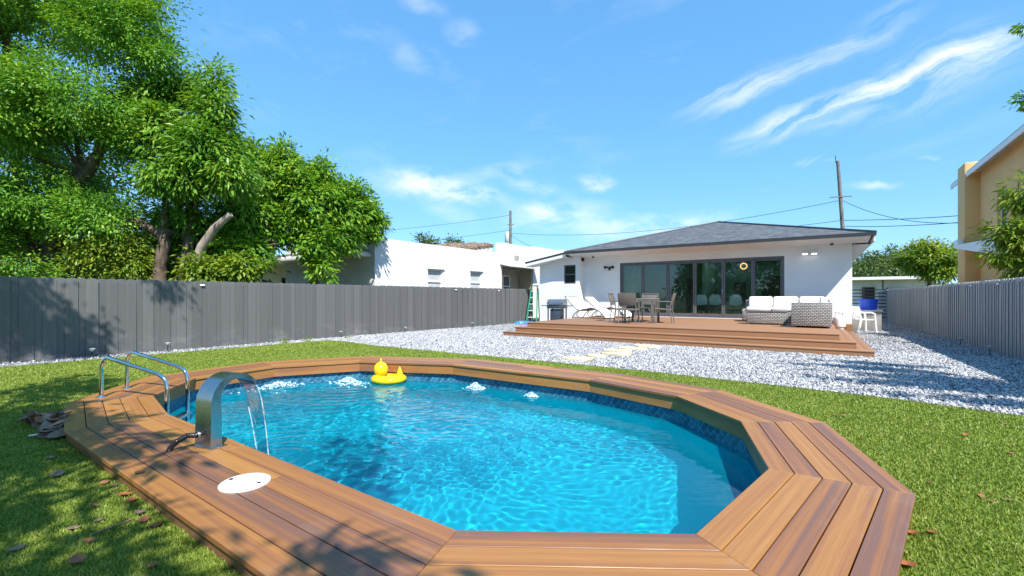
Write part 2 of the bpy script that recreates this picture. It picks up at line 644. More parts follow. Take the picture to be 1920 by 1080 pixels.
def shingle_mat():
    m, t, out = newmat('charcoal_shingles')
    tc = t.add('ShaderNodeTexCoord').outputs['UV']
    br = t.add('ShaderNodeTexBrick')
    t.put(br.inputs['Vector'], tc)
    br.inputs['Scale'].default_value = 1.0
    br.inputs['Brick Width'].default_value = 0.32
    br.inputs['Row Height'].default_value = 0.145
    br.inputs['Mortar Size'].default_value = 0.006
    br.inputs['Color1'].default_value = (0.04, 0.047, 0.056, 1)
    br.inputs['Color2'].default_value = (0.075, 0.088, 0.102, 1)
    br.inputs['Mortar'].default_value = (0.025, 0.027, 0.03, 1)
    n = t.noise(tc, 3.2, 6, 0.75)
    c = t.mix(t.maprange(n, 0.4, 0.66, 0, 0.8), br.outputs['Color'], (0.15, 0.165, 0.18))
    principled(t, out, c, 0.9, 0, t.bump(br.outputs['Fac'], -0.5, 0.01))
    return m


M['shingle'] = shingle_mat()


def leaf_mat(name, dark, mid, light, trans=0.34, gloss=0.38):
    m, t, out = newmat(name)
    at_ = t.add('ShaderNodeAttribute', attribute_name='tint').outputs['Fac']
    geo = t.add('ShaderNodeNewGeometry').outputs['Position']
    n = t.noise(geo, 0.9, 3, 0.6)
    f = t.math('ADD', t.math('MULTIPLY', at_, 0.65), t.math('MULTIPLY', n, 0.5))
    c = t.ramp(f, [(0.22, dark), (0.55, mid), (0.93, light)])
    p = t.add('ShaderNodeBsdfPrincipled')
    t.put(p.inputs['Base Color'], c)
    p.inputs['Roughness'].default_value = gloss
    p.inputs['Specular IOR Level'].default_value = 0.3
    tr = t.add('ShaderNodeBsdfTranslucent')
    t.put(tr.inputs[0], t.mix(1.0, c, (1.5, 1.35, 0.5), 'MULTIPLY'))
    mx = t.add('ShaderNodeMixShader')
    mx.inputs[0].default_value = trans
    t.l.new(p.outputs[0], mx.inputs[1])
    t.l.new(tr.outputs[0], mx.inputs[2])
    t.l.new(mx.outputs[0], out.inputs[0])
    return m


M['leaf_fine'] = leaf_mat('fine_green_leaves', (0.04, 0.145, 0.017), (0.14, 0.33, 0.036), (0.34, 0.50, 0.062))
M['leaf_avocado'] = leaf_mat('broad_green_leaves', (0.035, 0.12, 0.015), (0.13, 0.30, 0.032), (0.30, 0.44, 0.06))
M['leaf_mango'] = leaf_mat('long_green_leaves', (0.045, 0.15, 0.014), (0.14, 0.32, 0.028), (0.33, 0.45, 0.05))
M['leaf_bush'] = leaf_mat('bright_bush_leaves', (0.07, 0.15, 0.015), (0.17, 0.28, 0.026), (0.34, 0.38, 0.045))
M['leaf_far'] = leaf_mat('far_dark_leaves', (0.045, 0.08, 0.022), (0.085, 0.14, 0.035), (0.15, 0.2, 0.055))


def grass_mat(blade):
    m, t, out = newmat('turf_blades' if blade else 'turf_backing')
    geo = t.add('ShaderNodeNewGeometry').outputs['Position']
    big = t.noise(geo, 0.8, 4, 0.6)
    if blade:
        f = t.add('ShaderNodeAttribute', attribute_name='tint').outputs['Fac']
    else:
        f = t.noise(geo, 70, 4, 0.8)
    f = t.math('ADD', t.math('MULTIPLY', f, 0.7), t.math('MULTIPLY', big, 0.35))
    if not blade:
        f = t.math('SUBTRACT', f, 0.16)
    c = t.ramp(f, [(0.12, (0.075, 0.135, 0.014)), (0.5, (0.205, 0.275, 0.042)), (0.85, (0.34, 0.39, 0.085)), (0.97, (0.37, 0.33, 0.12))])
    p = principled(t, out, c, 0.5, 0, None, 0.3)
    if blade:
        tr = t.add('ShaderNodeBsdfTranslucent')
        t.put(tr.inputs[0], t.mix(1.0, c, (1.3, 1.3, 0.6), 'MULTIPLY'))
        mx = t.add('ShaderNodeMixShader')
        mx.inputs[0].default_value = 0.25
        t.l.new(p.outputs[0], mx.inputs[1])
        t.l.new(tr.outputs[0], mx.inputs[2])
        t.l.new(mx.outputs[0], out.inputs[0])
    return m


M['turf'] = grass_mat(False)
M['blade'] = grass_mat(True)


def stone_mat():
    m, t, out = newmat('grey_white_gravel')
    f = t.add('ShaderNodeAttribute', attribute_name='tint').outputs['Fac']
    geo = t.add('ShaderNodeNewGeometry').outputs['Position']
    f = t.math('ADD', f, t.math('MULTIPLY', t.math('SUBTRACT', t.noise(geo, 60, 3), 0.5), 0.25))
    c = t.ramp(f, [(0.05, (0.05, 0.053, 0.062)), (0.25, (0.17, 0.178, 0.20)), (0.55, (0.31, 0.315, 0.33)), (0.95, (0.60, 0.595, 0.59))])
    principled(t, out, c, 0.8)
    return m


M['stone'] = stone_mat()


def gravel_bed():
    m, t, out = newmat('gravel_bed')
    geo = t.add('ShaderNodeNewGeometry').outputs['Position']
    vo = t.add('ShaderNodeTexVoronoi')
    t.put(vo.inputs['Vector'], geo)
    vo.inputs['Scale'].default_value = 30
    c = t.ramp(t.math('FRACT', t.math('MULTIPLY', vo.outputs['Distance'], 3.7)), [(0.0, (0.10, 0.105, 0.115)), (1.0, (0.38, 0.385, 0.40))])
    principled(t, out, c, 0.9, 0, t.bump(vo.outputs['Distance'], 0.8, 0.02))
    return m


M['gravel_bed'] = gravel_bed()
M['earth'] = simple('earth_and_weeds', (0.10, 0.11, 0.05), 0.95, 0, 0.5, 0.8, 0.4, 9)


def liner_mat(band):
    m, t, out = newmat('printed_tile_band' if band else 'blue_pool_liner')
    if band:
        uv = t.add('ShaderNodeTexCoord').outputs['UV']
        mp = t.mapping(uv, (1, 1, 1), (0, 0, R(52)))
        br = t.add('ShaderNodeTexBrick')
        t.put(br.inputs['Vector'], mp)
        br.inputs['Scale'].default_value = 1
        br.inputs['Brick Width'].default_value = 0.16
        br.inputs['Row Height'].default_value = 0.075
        br.inputs['Mortar Size'].default_value = 0.006
        br.inputs['Color1'].default_value = (0.012, 0.10, 0.20, 1)
        br.inputs['Color2'].default_value = (0.05, 0.25, 0.38, 1)
        br.inputs['Mortar'].default_value = (0.12, 0.32, 0.42, 1)
        n = t.noise(uv, 22, 5, 0.7)
        c = t.mix(t.maprange(n, 0.38, 0.66, 0, 0.75), br.outputs['Color'], (0.008, 0.04, 0.10))
    else:
        geo = t.add('ShaderNodeNewGeometry').outputs['Position']
        n = t.noise(geo, 7, 5, 0.7)
        c = t.ramp(n, [(0.35, (0.002, 0.345, 0.49)), (0.65, (0.004, 0.41, 0.55))])
    principled(t, out, c, 0.5)
    return m


M['band'] = liner_mat(True)
M['liner'] = liner_mat(False)


def water_mat():
    m, t, out = newmat('pool_water')
    p = t.add('ShaderNodeBsdfGlass')
    p.inputs['Color'].default_value = (0.86, 0.985, 1.0, 1)
    p.inputs['Roughness'].default_value = 0.0
    p.inputs['IOR'].default_value = 1.33
    # slightly milky: fine bubbles from the return jets scatter some light
    df = t.add('ShaderNodeBsdfDiffuse')
    df.inputs[0].default_value = (0.0, 0.43, 0.60, 1)
    mx = t.add('ShaderNodeMixShader')
    mx.inputs[0].default_value = 0.18
    t.l.new(p.outputs[0], mx.inputs[1])
    t.l.new(df.outputs[0], mx.inputs[2])
    t.l.new(mx.outputs[0], out.inputs[0])
    return m


M['water'] = water_mat()


def thin_glass(name, tint, ior=1.5, mn=0.0):
    m, t, out = newmat(name)
    tr = t.add('ShaderNodeBsdfTransparent')
    tr.inputs[0].default_value = (*tint, 1)
    gl = t.add('ShaderNodeBsdfGlossy')
    gl.inputs['Roughness'].default_value = 0.015
    lw = t.add('ShaderNodeLayerWeight')
    lw.inputs['Blend'].default_value = 0.5
    mx = t.add('ShaderNodeMixShader')
    f0 = ((ior - 1) / (ior + 1)) ** 2
    t.put(mx.inputs[0], t.math('ADD', t.math('MULTIPLY', t.math('POWER', lw.outputs['Facing'], 5.0), 1 - f0), f0 + mn, clamp=True))
    t.l.new(tr.outputs[0], mx.inputs[1])
    t.l.new(gl.outputs[0], mx.inputs[2])
    t.l.new(mx.outputs[0], out.inputs[0])
    return m


M['glass'] = thin_glass('door_glass', (0.80, 0.93, 0.90), 1.5, 0.03)
M['sheet_water'] = thin_glass('falling_water', (0.90, 0.95, 0.97), 1.33, 0.24)


def wicker_mat():
    m, t, out = newmat('grey_wicker_weave')
    tc = t.add('ShaderNodeTexCoord').outputs['Object']
    oi = t.vmath('ADD', tc, (0, 0, 0))
    sep = t.add('ShaderNodeSeparateXYZ')
    t.put(sep.inputs[0], oi)
    h = t.math('ADD', sep.outputs[0], sep.outputs[1])
    uv = t.add('ShaderNodeCombineXYZ')
    t.put(uv.inputs[0], h)
    t.put(uv.inputs[1], sep.outputs[2])
    br = t.add('ShaderNodeTexBrick')
    t.put(br.inputs['Vector'], uv.outputs[0])
    br.inputs['Scale'].default_value = 1
    br.inputs['Brick Width'].default_value = 0.085
    br.inputs['Row Height'].default_value = 0.042
    br.inputs['Mortar Size'].default_value = 0.009
    br.inputs['Color1'].default_value = (0.50, 0.48, 0.45, 1)
    br.inputs['Color2'].default_value = (0.36, 0.345, 0.32, 1)
    br.inputs['Mortar'].default_value = (0.06, 0.055, 0.05, 1)
    principled(t, out, br.outputs['Color'], 0.6, 0, t.bump(br.outputs['Fac'], -0.8, 0.006))
    return m


M['wicker'] = wicker_mat()


def foam_mat():
    m, t, out = newmat('splashing_water_foam')
    tc = t.add('ShaderNodeTexCoord').outputs['Object']
    p = principled(t, out, (0.78, 0.88, 0.92), 0.25)
    tr = t.add('ShaderNodeBsdfTransparent')
    tr.inputs[0].default_value = (0.8, 0.95, 1, 1)
    mx = t.add('ShaderNodeMixShader')
    t.put(mx.inputs[0], t.maprange(t.noise(tc, 22, 5, 0.75), 0.42, 0.62, 0.1, 0.95))
    t.l.new(tr.outputs[0], mx.inputs[1])
    t.l.new(p.outputs[0], mx.inputs[2])
    t.l.new(mx.outputs[0], out.inputs[0])
    return m


M['foam'] = foam_mat()

# ------------------------------------------------------------------ ground, lawn, gravel
DECK_Z = 0.10
INNER = [(-0.466, 2.202), (-0.255, 3.303), (-0.557, 4.431), (-1.289, 5.156), (-2.494, 5.50), (-4.915, 5.50),
         (-6.45, 4.85), (-7.10, 3.75), (-6.98, 2.62), (-6.109, 1.881), (-5.044, 1.668), (-1.404, 1.605)]
N12 = len(INNER)
WID = 0.70
SKIRT = inset(INNER, -(WID - 0.03))
OUTER = inset(INNER, -WID)
WALLP = inset(INNER, -0.03)


def fenceX(y):           # left fence line
    return -12.12 + (y - 1.4) * 0.057


def rfenceX(y):          # right fence line
    return 3.24 - (y - 12.4) * 0.022


LAWN = [(fenceX(-6) + 0.5, -6.0), (4.2, -6.0), (3.36, 6.25), (2.6, 6.42), (1.65, 6.6), (0.865, 6.83), (-0.17, 6.98),
        (-2.37, 7.18), (-4.38, 7.2), (-5.69, 7.2), (-8.96, 7.2), (-10.2, 7.4), (-10.7, 7.42), (-11.15, 7.3), (-11.22, 6.0)]
YARD = [(fenceX(-6), -6.0), (4.2, -6), (rfenceX(6), 6), (rfenceX(34), 34), (1.0, 34), (1.0, 18.05), (-10.3, 18.05), (-10.3, 30), (fenceX(30), 30)]
sheet('ground', [(-700, -500), (700, -500), (700, 900), (-700, 900)], [SKIRT], -0.03, M['earth'], kind='structure')
sheet('gravel_bed', [(fenceX(-6), -6.0)] + [LAWN[0]] + LAWN[:1:-1][:0] + LAWN[::-1][:-1][:0] + [(x, y) for x, y in [LAWN[-1]] + LAWN[-2:1:-1]] + YARD[2:],
      [], 0.0, M['gravel_bed'], kind='structure')
sheet('lawn_base', LAWN, [SKIRT], 0.004, M['turf'], kind='structure')


def scatter_grass():
    n = 3400000
    x = rng.uniform(-11.4, 4.2, n)
    y = rng.uniform(-2.5, 7.45, n)
    d = x * FW.x + y * FW.y
    rr = x * RT.x + y * RT.y
    dist = np.hypot(x, y)
    p = np.clip((2.6 / np.maximum(dist, 0.5)) ** 1.5, 0.10, 1)
    ok = (rng.random(n) < p) & (dist > 1.2) & (rng.random(n) < np.where((d > 1.5) & (np.abs(rr / np.maximum(d, 0.1)) < 1.25), 1.0, 0.35))
    ok &= inside(x, y, LAWN) & ~inside(x, y, inset(SKIRT, -0.004))
    x, y, dist = x[ok], y[ok], dist[ok]
    n = len(x)
    h = rng.uniform(0.008, 0.024, n)
    w = 0.0016 + 0.0010 * dist
    an = rng.uniform(0, 2 * PI, n)
    ln = rng.uniform(0.2, 1.0, n) * h
    la = rng.uniform(0, 2 * PI, n)
    v = np.zeros((n, 3, 3))
    v[:, 0] = np.stack([x - np.cos(an) * w, y - np.sin(an) * w, np.full(n, 0.003)], 1)
    v[:, 1] = np.stack([x + np.cos(an) * w, y + np.sin(an) * w, np.full(n, 0.003)], 1)
    v[:, 2] = np.stack([x + np.cos(la) * ln, y + np.sin(la) * ln, 0.004 + h], 1)
    tint = np.clip(rng.normal(0.5, 0.2, n), 0, 1)
    f = np.arange(n * 3).reshape(n, 3)
    np_mesh('grass', v.reshape(-1, 3), f, M['blade'], None, tint, label='bright green artificial turf around the pool deck', kind='stuff')
    print('grass', n)


scatter_grass()


def scatter_gravel():
    n = 300000
    x = rng.uniform(-12.2, 3.4, n)
    y = rng.uniform(-1, 31, n)
    d = x * FW.x + y * FW.y
    rr = x * RT.x + y * RT.y
    ok = (d > 2) & (np.abs(rr / np.maximum(d, 0.1)) < 1.2)
    ok &= ~inside(x, y, inset(LAWN, 0.012)) & (x > fenceX(y) + 0.03) & (x < rfenceX(y) - 0.03)
    ok &= ~((x > -7.95) & (x < 0.93) & (y > 11.27))
    ok &= ~((x > -10.5) & (x < 1.0) & (y > 17.5))
    ok &= (rng.random(n) < np.clip(14.0 / np.hypot(x, y), 0.2, 1))
    x, y = x[ok], y[ok]
    # densify the near bed
    k = 130000
    x2 = rng.uniform(-12, 3.3, k)
    y2 = rng.uniform(6.3, 12.8, k)
    o2 = ~inside(x2, y2, inset(LAWN, 0.012)) & (x2 > fenceX(y2) + 0.03) & (x2 < rfenceX(y2) - 0.03) & ~((x2 > -7.95) & (x2 < 0.93) & (y2 > 11.27))
    x = np.r_[x, x2[o2]]
    y = np.r_[y, y2[o2]]
    n = len(x)
    base = np.array([(1, 0, 0), (0, 1, 0), (-1, 0, 0), (0, -1, 0), (0, 0, 1), (0, 0, -0.6)], float)
    fc = np.array([(0, 1, 4), (1, 2, 4), (2, 3, 4), (3, 0, 4), (1, 0, 5), (2, 1, 5), (3, 2, 5), (0, 3, 5)])
    v = base[None] * (1 + rng.uniform(-0.35, 0.35, (n, 6, 1))) + rng.uniform(-0.25, 0.25, (n, 6, 3))
    s = rng.uniform(0.009, 0.021, n) * rng.choice([0.8, 1, 1.25], n)
    v *= s[:, None, None]
    v[:, :, 2] *= rng.uniform(0.55, 0.95, n)[:, None]
    a = rng.uniform(0, 2 * PI, n)
    c, q = np.cos(a)[:, None], np.sin(a)[:, None]
    vx = v[:, :, 0] * c - v[:, :, 1] * q
    vy = v[:, :, 0] * q + v[:, :, 1] * c
    tl = rng.normal(0, 0.35, n)[:, None]
    vz = v[:, :, 2] + vx * tl
    V = np.stack([vx + x[:, None], vy + y[:, None], vz + (s * 0.45)[:, None] + 0.002], 2)
    F = (fc[None] + (np.arange(n) * 6)[:, None, None]).reshape(-1, 3)
    tint = np.repeat(np.clip(rng.beta(2.0, 1.4, n), 0, 1), 8)
    np_mesh('gravel', V.reshape(-1, 3), F, M['stone'], None, tint, label='pale grey and white crushed stone around the lawn', kind='stuff')
    print('gravel', n, 'grass done')


scatter_gravel()

# ------------------------------------------------------------------ pool
pool = thing('swimming_pool', 'sunken oval pool with turquoise liner and printed tile band', 'swimming pool', (-3.6, 3.6, 0))
WATER_Z = -0.21


def ring_wall(poly, z0, z1, name, m, parent, uvs=True, off=(0, 0, 0), thick=None):
    n = len(poly)
    vs, fs, ls = [], [], [0]
    for i in range(n + 1):
        x, y = poly[i % n]
        if i:
            xp, yp = poly[i - 1]
            ls.append(ls[-1] + math.hypot(x - xp, y - yp))
        vs += [(x - off[0], y - off[1], z0), (x - off[0], y - off[1], z1)]
    for i in range(n):
        fs.append((2 * i, 2 * i + 1, 2 * i + 3, 2 * i + 2))
    me = bpy.data.meshes.new(name)
    me.from_pydata(vs, [], fs)
    uv = me.uv_layers.new(name='UVMap')
    k = 0
    for i in range(n):
        for (a, b) in ((ls[i], z0), (ls[i], z1), (ls[i + 1], z1), (ls[i + 1], z0)):
            uv.data[k].uv = (a, b)
            k += 1
    me.materials.append(m)
    o = bpy.data.objects.new(name, me)
    COL.objects.link(o)
    o.parent = parent
    return o


def chamfer(poly, c):
    p = [Vector(q) for q in poly]
    q = []
    for i in range(len(p)):
        a, b, d = p[i - 1], p[i], p[(i + 1) % len(p)]
        for k in range(4):
            s_ = k / 3
            u_, w_ = b + (a - b).normalized() * c, b + (d - b).normalized() * c
            q.append(u_ * (1 - s_) ** 2 + b * (2 * s_ * (1 - s_)) + w_ * s_ ** 2)
    return [(v.x, v.y) for v in q]


def rounded(poly, k=3):
    p = [Vector(q) for q in poly]
    for _ in range(k):
        q = []
        for i in range(len(p)):
            a, b = p[i], p[(i + 1) % len(p)]
            q += [a * 0.75 + b * 0.25, a * 0.25 + b * 0.75]
        p = q
    return [(v.x, v.y) for v in p]


LINER = chamfer(inset(INNER, -0.075), 0.10)
FLOOR_Z = -1.20
po = pool.location
ring_wall(LINER, -0.36, DECK_Z - 0.03, 'tile_band', M['band'], pool, off=po)
ring_wall(LINER, FLOOR_Z, -0.36, 'liner_wall', M['liner'], pool, off=po)
fl = MB()
fl.raw([(x - po.x, y - po.y, FLOOR_Z) for x, y in LINER], [tuple(range(len(LINER)))])
floor_o = fl.build('liner_floor', M['liner'], pool)


def make_water():
    # real ripples: a grid of sampled wave height, cut to the pool outline
    st = 0.022
    xs = np.arange(-7.5, 0.1, st)
    ys = np.arange(1.3, 5.9, st)
    X, Y = np.meshgrid(xs, ys, indexing='ij')
    Z = np.zeros_like(X)
    wr = np.random.default_rng(5)
    wx = X + 0.10 * np.sin(2.1 * Y + 0.7) + 0.07 * np.sin(3.3 * X + 1.9) + 0.03 * np.sin(9 * Y + 2 * X)
    wy = Y + 0.10 * np.sin(2.6 * X + 0.2) + 0.06 * np.sin(4.1 * Y) + 0.03 * np.sin(8 * X - 3 * Y)
    for i in range(90):
        lam = 0.075 * (0.26 / 0.075) ** wr.random() if i > 12 else wr.uniform(0.35, 1.1)
        th = wr.normal(R(65), R(48))
        k = 2 * PI / lam
        slope = (0.0145 if lam < 0.13 else 0.0062) if i > 12 else 0.005
        Z += slope * lam / (2 * PI) * wr.uniform(0.5, 1.2) * np.sin(k * (wx * math.cos(th) + wy * math.sin(th)) + wr.uniform(0, 6.28))
    # livelier near the waterfall and the return jets
    for (jx, jy, aa) in ((-3.9, 2.05, 0.007), (-6.35, 4.6, 0.008), (-4.9, 5.3, 0.005)):
        r = np.hypot(X - jx, Y - jy)
        Z += aa * np.exp(-r * 1.5) * np.sin(r * 2 * PI / 0.19)
    env = (0.85 + 0.3 * np.sin(1.9 * X + 0.5) * np.sin(2.1 * Y + 1.0)) * np.clip(0.95 - 0.24 * (X + 3.0) - 0.12 * (3.6 - Y), 0.42, 1.1)
    Z = Z * env + WATER_Z
    ni, nj = X.shape
    V = np.stack([X, Y, Z], 2).reshape(-1, 3)
    I = np.arange(ni * nj).reshape(ni, nj)
    F = np.stack([I[:-1, :-1], I[1:, :-1], I[1:, 1:], I[:-1, 1:]], 2).reshape(-1, 4)
    cx = V[F].mean(1)
    ok = inside(cx[:, 0], cx[:, 1], inset(LINER, -0.06))
    F = F[ok]
    used = np.unique(F)
    mp = np.zeros(len(V), int)
    mp[used] = np.arange(len(used))
    return np_mesh('water', V[used], mp[F], M['water'], None, None, True, label='rippled turquoise water filling the pool', kind='structure')


water = make_water()
sun_l.cycles.is_caustics_light = True
water.cycles.is_caustics_caster = True
for o in kids(pool):
    o.cycles.is_caustics_receiver = True

# deck round the pool: every plank its own piece
pdeck = thing('pool_deck', 'low wooden plank deck framing the oval pool', 'pool deck', (-3.6, 3.6, 0))
NPL = 5
for i in range(N12):
    j = (i + 1) % N12
    a, b, c, d = Vector(INNER[i]), Vector(INNER[j]), Vector(OUTER[j]), Vector(OUTER[i])
    ang = math.atan2(b.y - a.y, b.x - a.x)
    for k in range(NPL):
        g = 0.0035
        t0, t1 = (k + g / 0.14) / NPL, (k + 1 - g / 0.14) / NPL
        q = [a.lerp(d, t0), b.lerp(c, t0), b.lerp(c, t1), a.lerp(d, t1)]
        ctr = sum(q, Vector((0, 0))) / 4
        e = (b - a).normalized()
        # long sections are laid in two lengths with staggered butt joints
        L = (b - a).length
        cuts = [0, 1]
        if L > 2.2:
            cuts = [0, [0.42, 0.63, 0.30, 0.55, 0.38][k], 1]
        for s in range(len(cuts) - 1):
            gg = 0.0012 / L
            s0, s1 = cuts[s] + gg * 1.5, cuts[s + 1] - gg * 1.5
            qq = [q[0].lerp(q[1], s0), q[0].lerp(q[1], s1), q[3].lerp(q[2], s1), q[3].lerp(q[2], s0)]
            cc = sum(qq, Vector((0, 0))) / 4
            rot = Matrix.Rotation(-ang, 2)
            loc = [tuple(rot @ (p - cc)) for p in qq]
            dz = rnd.uniform(-0.0012, 0.0012)
            o = MB().prism(loc, -0.026, dz, 0.0022).build('plank', M['plank'], pdeck)
            o.location = (cc.x + 3.6, cc.y - 3.6, DECK_Z)
            o.rotation_euler = (0, 0, ang)
    # outer skirt board
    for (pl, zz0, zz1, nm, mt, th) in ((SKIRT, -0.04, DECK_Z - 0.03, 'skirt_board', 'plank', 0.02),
                                       (WALLP, -0.065, DECK_Z - 0.028, 'riser_board', 'riser_shade' if i in (9, 10, 11, 0) else 'plank', 0.018)):
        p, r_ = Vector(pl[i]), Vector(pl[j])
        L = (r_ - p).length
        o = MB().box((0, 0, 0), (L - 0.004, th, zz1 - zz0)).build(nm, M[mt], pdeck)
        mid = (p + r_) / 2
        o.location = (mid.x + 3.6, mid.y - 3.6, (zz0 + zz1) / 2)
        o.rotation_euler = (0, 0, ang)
# sub-frame under the planks so no light leaks through the joints
fr = MB()
for i in range(N12):
    j = (i + 1) % N12
    a, b, c, d = INNER[i], INNER[j], SKIRT[j], SKIRT[i]
    ii = inset(INNER, -0.06)
    fr.prism([ii[i], ii[j], c, d], 0.0, 0.03)
o = fr.build('joist_frame', M['black'], pdeck)
o.location = (3.6, -3.6, 0)

# skimmer lid set in the deck
lid = thing('skimmer_lid', 'round white skimmer lid set flush in the pool deck', 'skimmer lid', (-2.79, 1.30, DECK_Z))
MB().lathe([(0.135, 0.0), (0.135, 0.008), (0.128, 0.013), (0.0, 0.014)], n=36).build('lid', M['white_plastic'], lid)
for an in (R(200), R(20)):
    MB().lathe([(0.011, 0.0135), (0.011, 0.0165), (0.001, 0.0168)], (0.10 * math.cos(an), 0.10 * math.sin(an), 0), n=10).build('finger_hole', M['black'], lid)


def arc(c, r, a0, a1, n, ax, az):
    return [c + ax * (r * math.cos(a0 + (a1 - a0) * i / n)) + az * (r * math.sin(a0 + (a1 - a0) * i / n)) for i in range(n + 1)]


# pool ladder: two bent rails and treads
lad = thing('pool_ladder', 'curved stainless steel pool ladder with two handrails', 'ladder', (-6.55, 2.0, DECK_Z), 0)
Z3 = Vector((0, 0, 1))
LB = [gp(190, 745, DECK_Z), gp(238, 728, DECK_Z)]     # feet of the two rails on the deck
LIN = Vector((0.93, 0.36, 0)).normalized()                               # towards the water
LREACH = 0.90
for q in LB:
    dirn = LIN
    reach = LREACH
    h = 0.45
    pts = [q, q + Z3 * (h - 0.14)]
    pts += arc(q + Z3 * (h - 0.14) + dirn * 0.14, 0.14, PI, PI * 0.62, 8, dirn, Z3)
    e = q + dirn * reach + Z3 * (h - 0.22)
    pts += [e - dirn * 0.12 + Z3 * 0.055]
    pts += [e - dirn * 0.05 + Z3 * 0.02, e - dirn * 0.012 - Z3 * 0.03, e - Z3 * 0.10, e - Z3 * 1.35]
    off = Vector(lad.location)
    MB().tube([p - off for p in pts], 0.021, 12).build('handrail', M['chrome'], lad)
    MB().lathe([(0.05, 0.0), (0.05, 0.006), (0.03, 0.016), (0.022, 0.02)], q - off, 16).build('flange', M['chrome'], lad)
for k in range(3):
    z = -0.14 - 0.25 * k
    a, b = LB[0] + LIN * LREACH, LB[1] + LIN * LREACH
    m_ = (a + b) / 2
    o = MB().box((0, 0, 0), ((a - b).length - 0.02, 0.085, 0.03), math.atan2((a - b).y, (a - b).x), bev=0.01).build('tread', M['chrome'], lad)
    o.location = (m_.x - off.x, m_.y - off.y, z - off.z)

# waterfall: a bent steel blade with a falling sheet of water
WF = gp(391, 836, DECK_Z)
wf_dir = Vector((-0.20, 0.98, 0)).normalized()
wf_sd = Vector((wf_dir.y, -wf_dir.x, 0))
wf = thing('pool_waterfall', 'bent stainless steel waterfall spout pouring into the pool', 'waterfall spout', WF)


def strip(path, wid, th, sd):
    """a plate of thickness th following path"""
    vs, fs = [], []
    n = len(path)
    for i, p in enumerate(path):
        a, b = path[max(0, i - 1)], path[min(n - 1, i + 1)]
        tg = (b - a).normalized()
        nm = sd.cross(tg).normalized()
        w = wid[i] if isinstance(wid, list) else wid
        t_ = th[i] if isinstance(th, list) else th
        for s_, u_ in ((-1, -1), (1, -1), (1, 1), (-1, 1)):
            vs.append(p + sd * (s_ * w / 2) + nm * (u_ * t_ / 2))
    for i in range(n - 1):
        for k in range(4):
            k2 = (k + 1) % 4
            fs.append((4 * i + k, 4 * i + k2, 4 * i + 4 + k2, 4 * i + 4 + k))
    fs += [(3, 2, 1, 0), tuple(4 * (n - 1) + k for k in range(4))]
    return vs, fs


V0 = Vector((0, 0, 0))
hgt, rad = 0.33, 0.17
wpath = [V0 + wf_dir * 0, V0 + Z3 * 0.16, V0 + Z3 * hgt]
wpath += arc(Z3 * hgt + wf_dir * rad, rad, PI, PI * 0.16, 14, wf_dir, Z3)[1:]
wid_l = [0.175] * len(wpath)
th_l = [0.085, 0.08, 0.072] + [0.065 - 0.048 * i / 13 for i in range(14)]
mb = MB()
mb.raw(*strip(wpath, wid_l, th_l, wf_sd), True)
mb.build('steel_blade', M['steel'], wf)
MB().box((0, 0, 0.005), (0.25, 0.12, 0.01), math.atan2(wf_sd.y, wf_sd.x)).build('base_plate', M['steel'], wf)
h0 = -wf_dir * 0.05 + Z3 * 0.085 - wf_sd * 0.06
hp = [h0, h0 - wf_dir * 0.05 + Z3 * 0.01 - wf_sd * 0.02, h0 - wf_dir * 0.10 - Z3 * 0.02 - wf_sd * 0.05, h0 - wf_dir * 0.13 - Z3 * 0.06 - wf_sd * 0.075, h0 - wf_dir * 0.14 - Z3 * 0.10 - wf_sd * 0.085]
hs_ = []
for i in range(4):
    for k in range(6):
        hs_.append(hp[i].lerp(hp[i + 1], k / 6))
MB().tube(hs_ + [hp[-1]], [0.017 if i % 2 else 0.0205 for i in range(25)], 10).build('hose', M['hose'], wf)
MB().tube([h0, h0 + wf_dir * 0.03], 0.025, 12).build('hose_clamp', M['chrome'], wf)
tip = WF + wpath[-1]
fall = MB()
fp = []
for i in range(19):
    s = i / 18
    drop = (tip.z - WATER_Z + 0.01) * s
    fp.append(Vector((tip.x, tip.y, 0)) + wf_dir * (0.17 * math.sqrt(s + 0.02) * 1.0) + Z3 * (tip.z - 0.012 - drop) - wf_dir * 0.03)
vs, fs = [], []
for i, p in enumerate(fp):
    w = 0.19 - 0.07 * i / 18
    for k in range(9):
        x = -1 + 2 * k / 8
        rim = 0.012 * (abs(x) ** 4)
        vs.append(p + wf_sd * (x * w / 2) + wf_dir * (0.006 * math.sin(5 * x + i * 0.6) + rim))
for i in range(len(fp) - 1):
    for k in range(8):
        fs.append((i * 9 + k, i * 9 + k + 1, i * 9 + 10 + k, i * 9 + 9 + k))
fall.raw(vs, fs, True)
fall_o = setp(fall.build('falling_water', M['sheet_water']), 'clear sheet of water falling from the steel spout', 'falling water')
for sgn in (-1, 1):
    MB().tube([p + wf_sd * (sgn * (0.19 - 0.07 * i / 18) / 2) for i, p in enumerate(fp)], [0.0025 + 0.0025 * abs(math.sin(i * 1.3)) for i in range(len(fp))], 8).build('edge_stream', M['foam'], fall_o)

# return jets: small mounds of broken water
def jet(name, x, y, rx, ry, h, label, n=70):
    mb = MB()
    r2 = random.Random(int(abs(x * 100)))
    for _ in range(n * 6):
        a, q = r2.uniform(0, 2 * PI), abs(r2.gauss(0, 0.5))
        px, py = x + rx * q * math.cos(a), y + ry * q * math.sin(a)
        zz = WATER_Z + max(0.0, h * math.exp(-q * q * 3) * r2.uniform(0.0, 1.0) ** 0.8) + r2.uniform(-0.004, 0.008)
        s = r2.uniform(0.005, 0.017)
        mb.sphere((px, py, zz), (s * r2.uniform(0.8, 2.2), s * r2.uniform(0.8, 1.6), s * r2.uniform(0.5, 1.0)), 6, 4)
    mb.build(name, M['foam'], None, label=label, cat='water splash', group='return jets churning the water', kind='stuff')


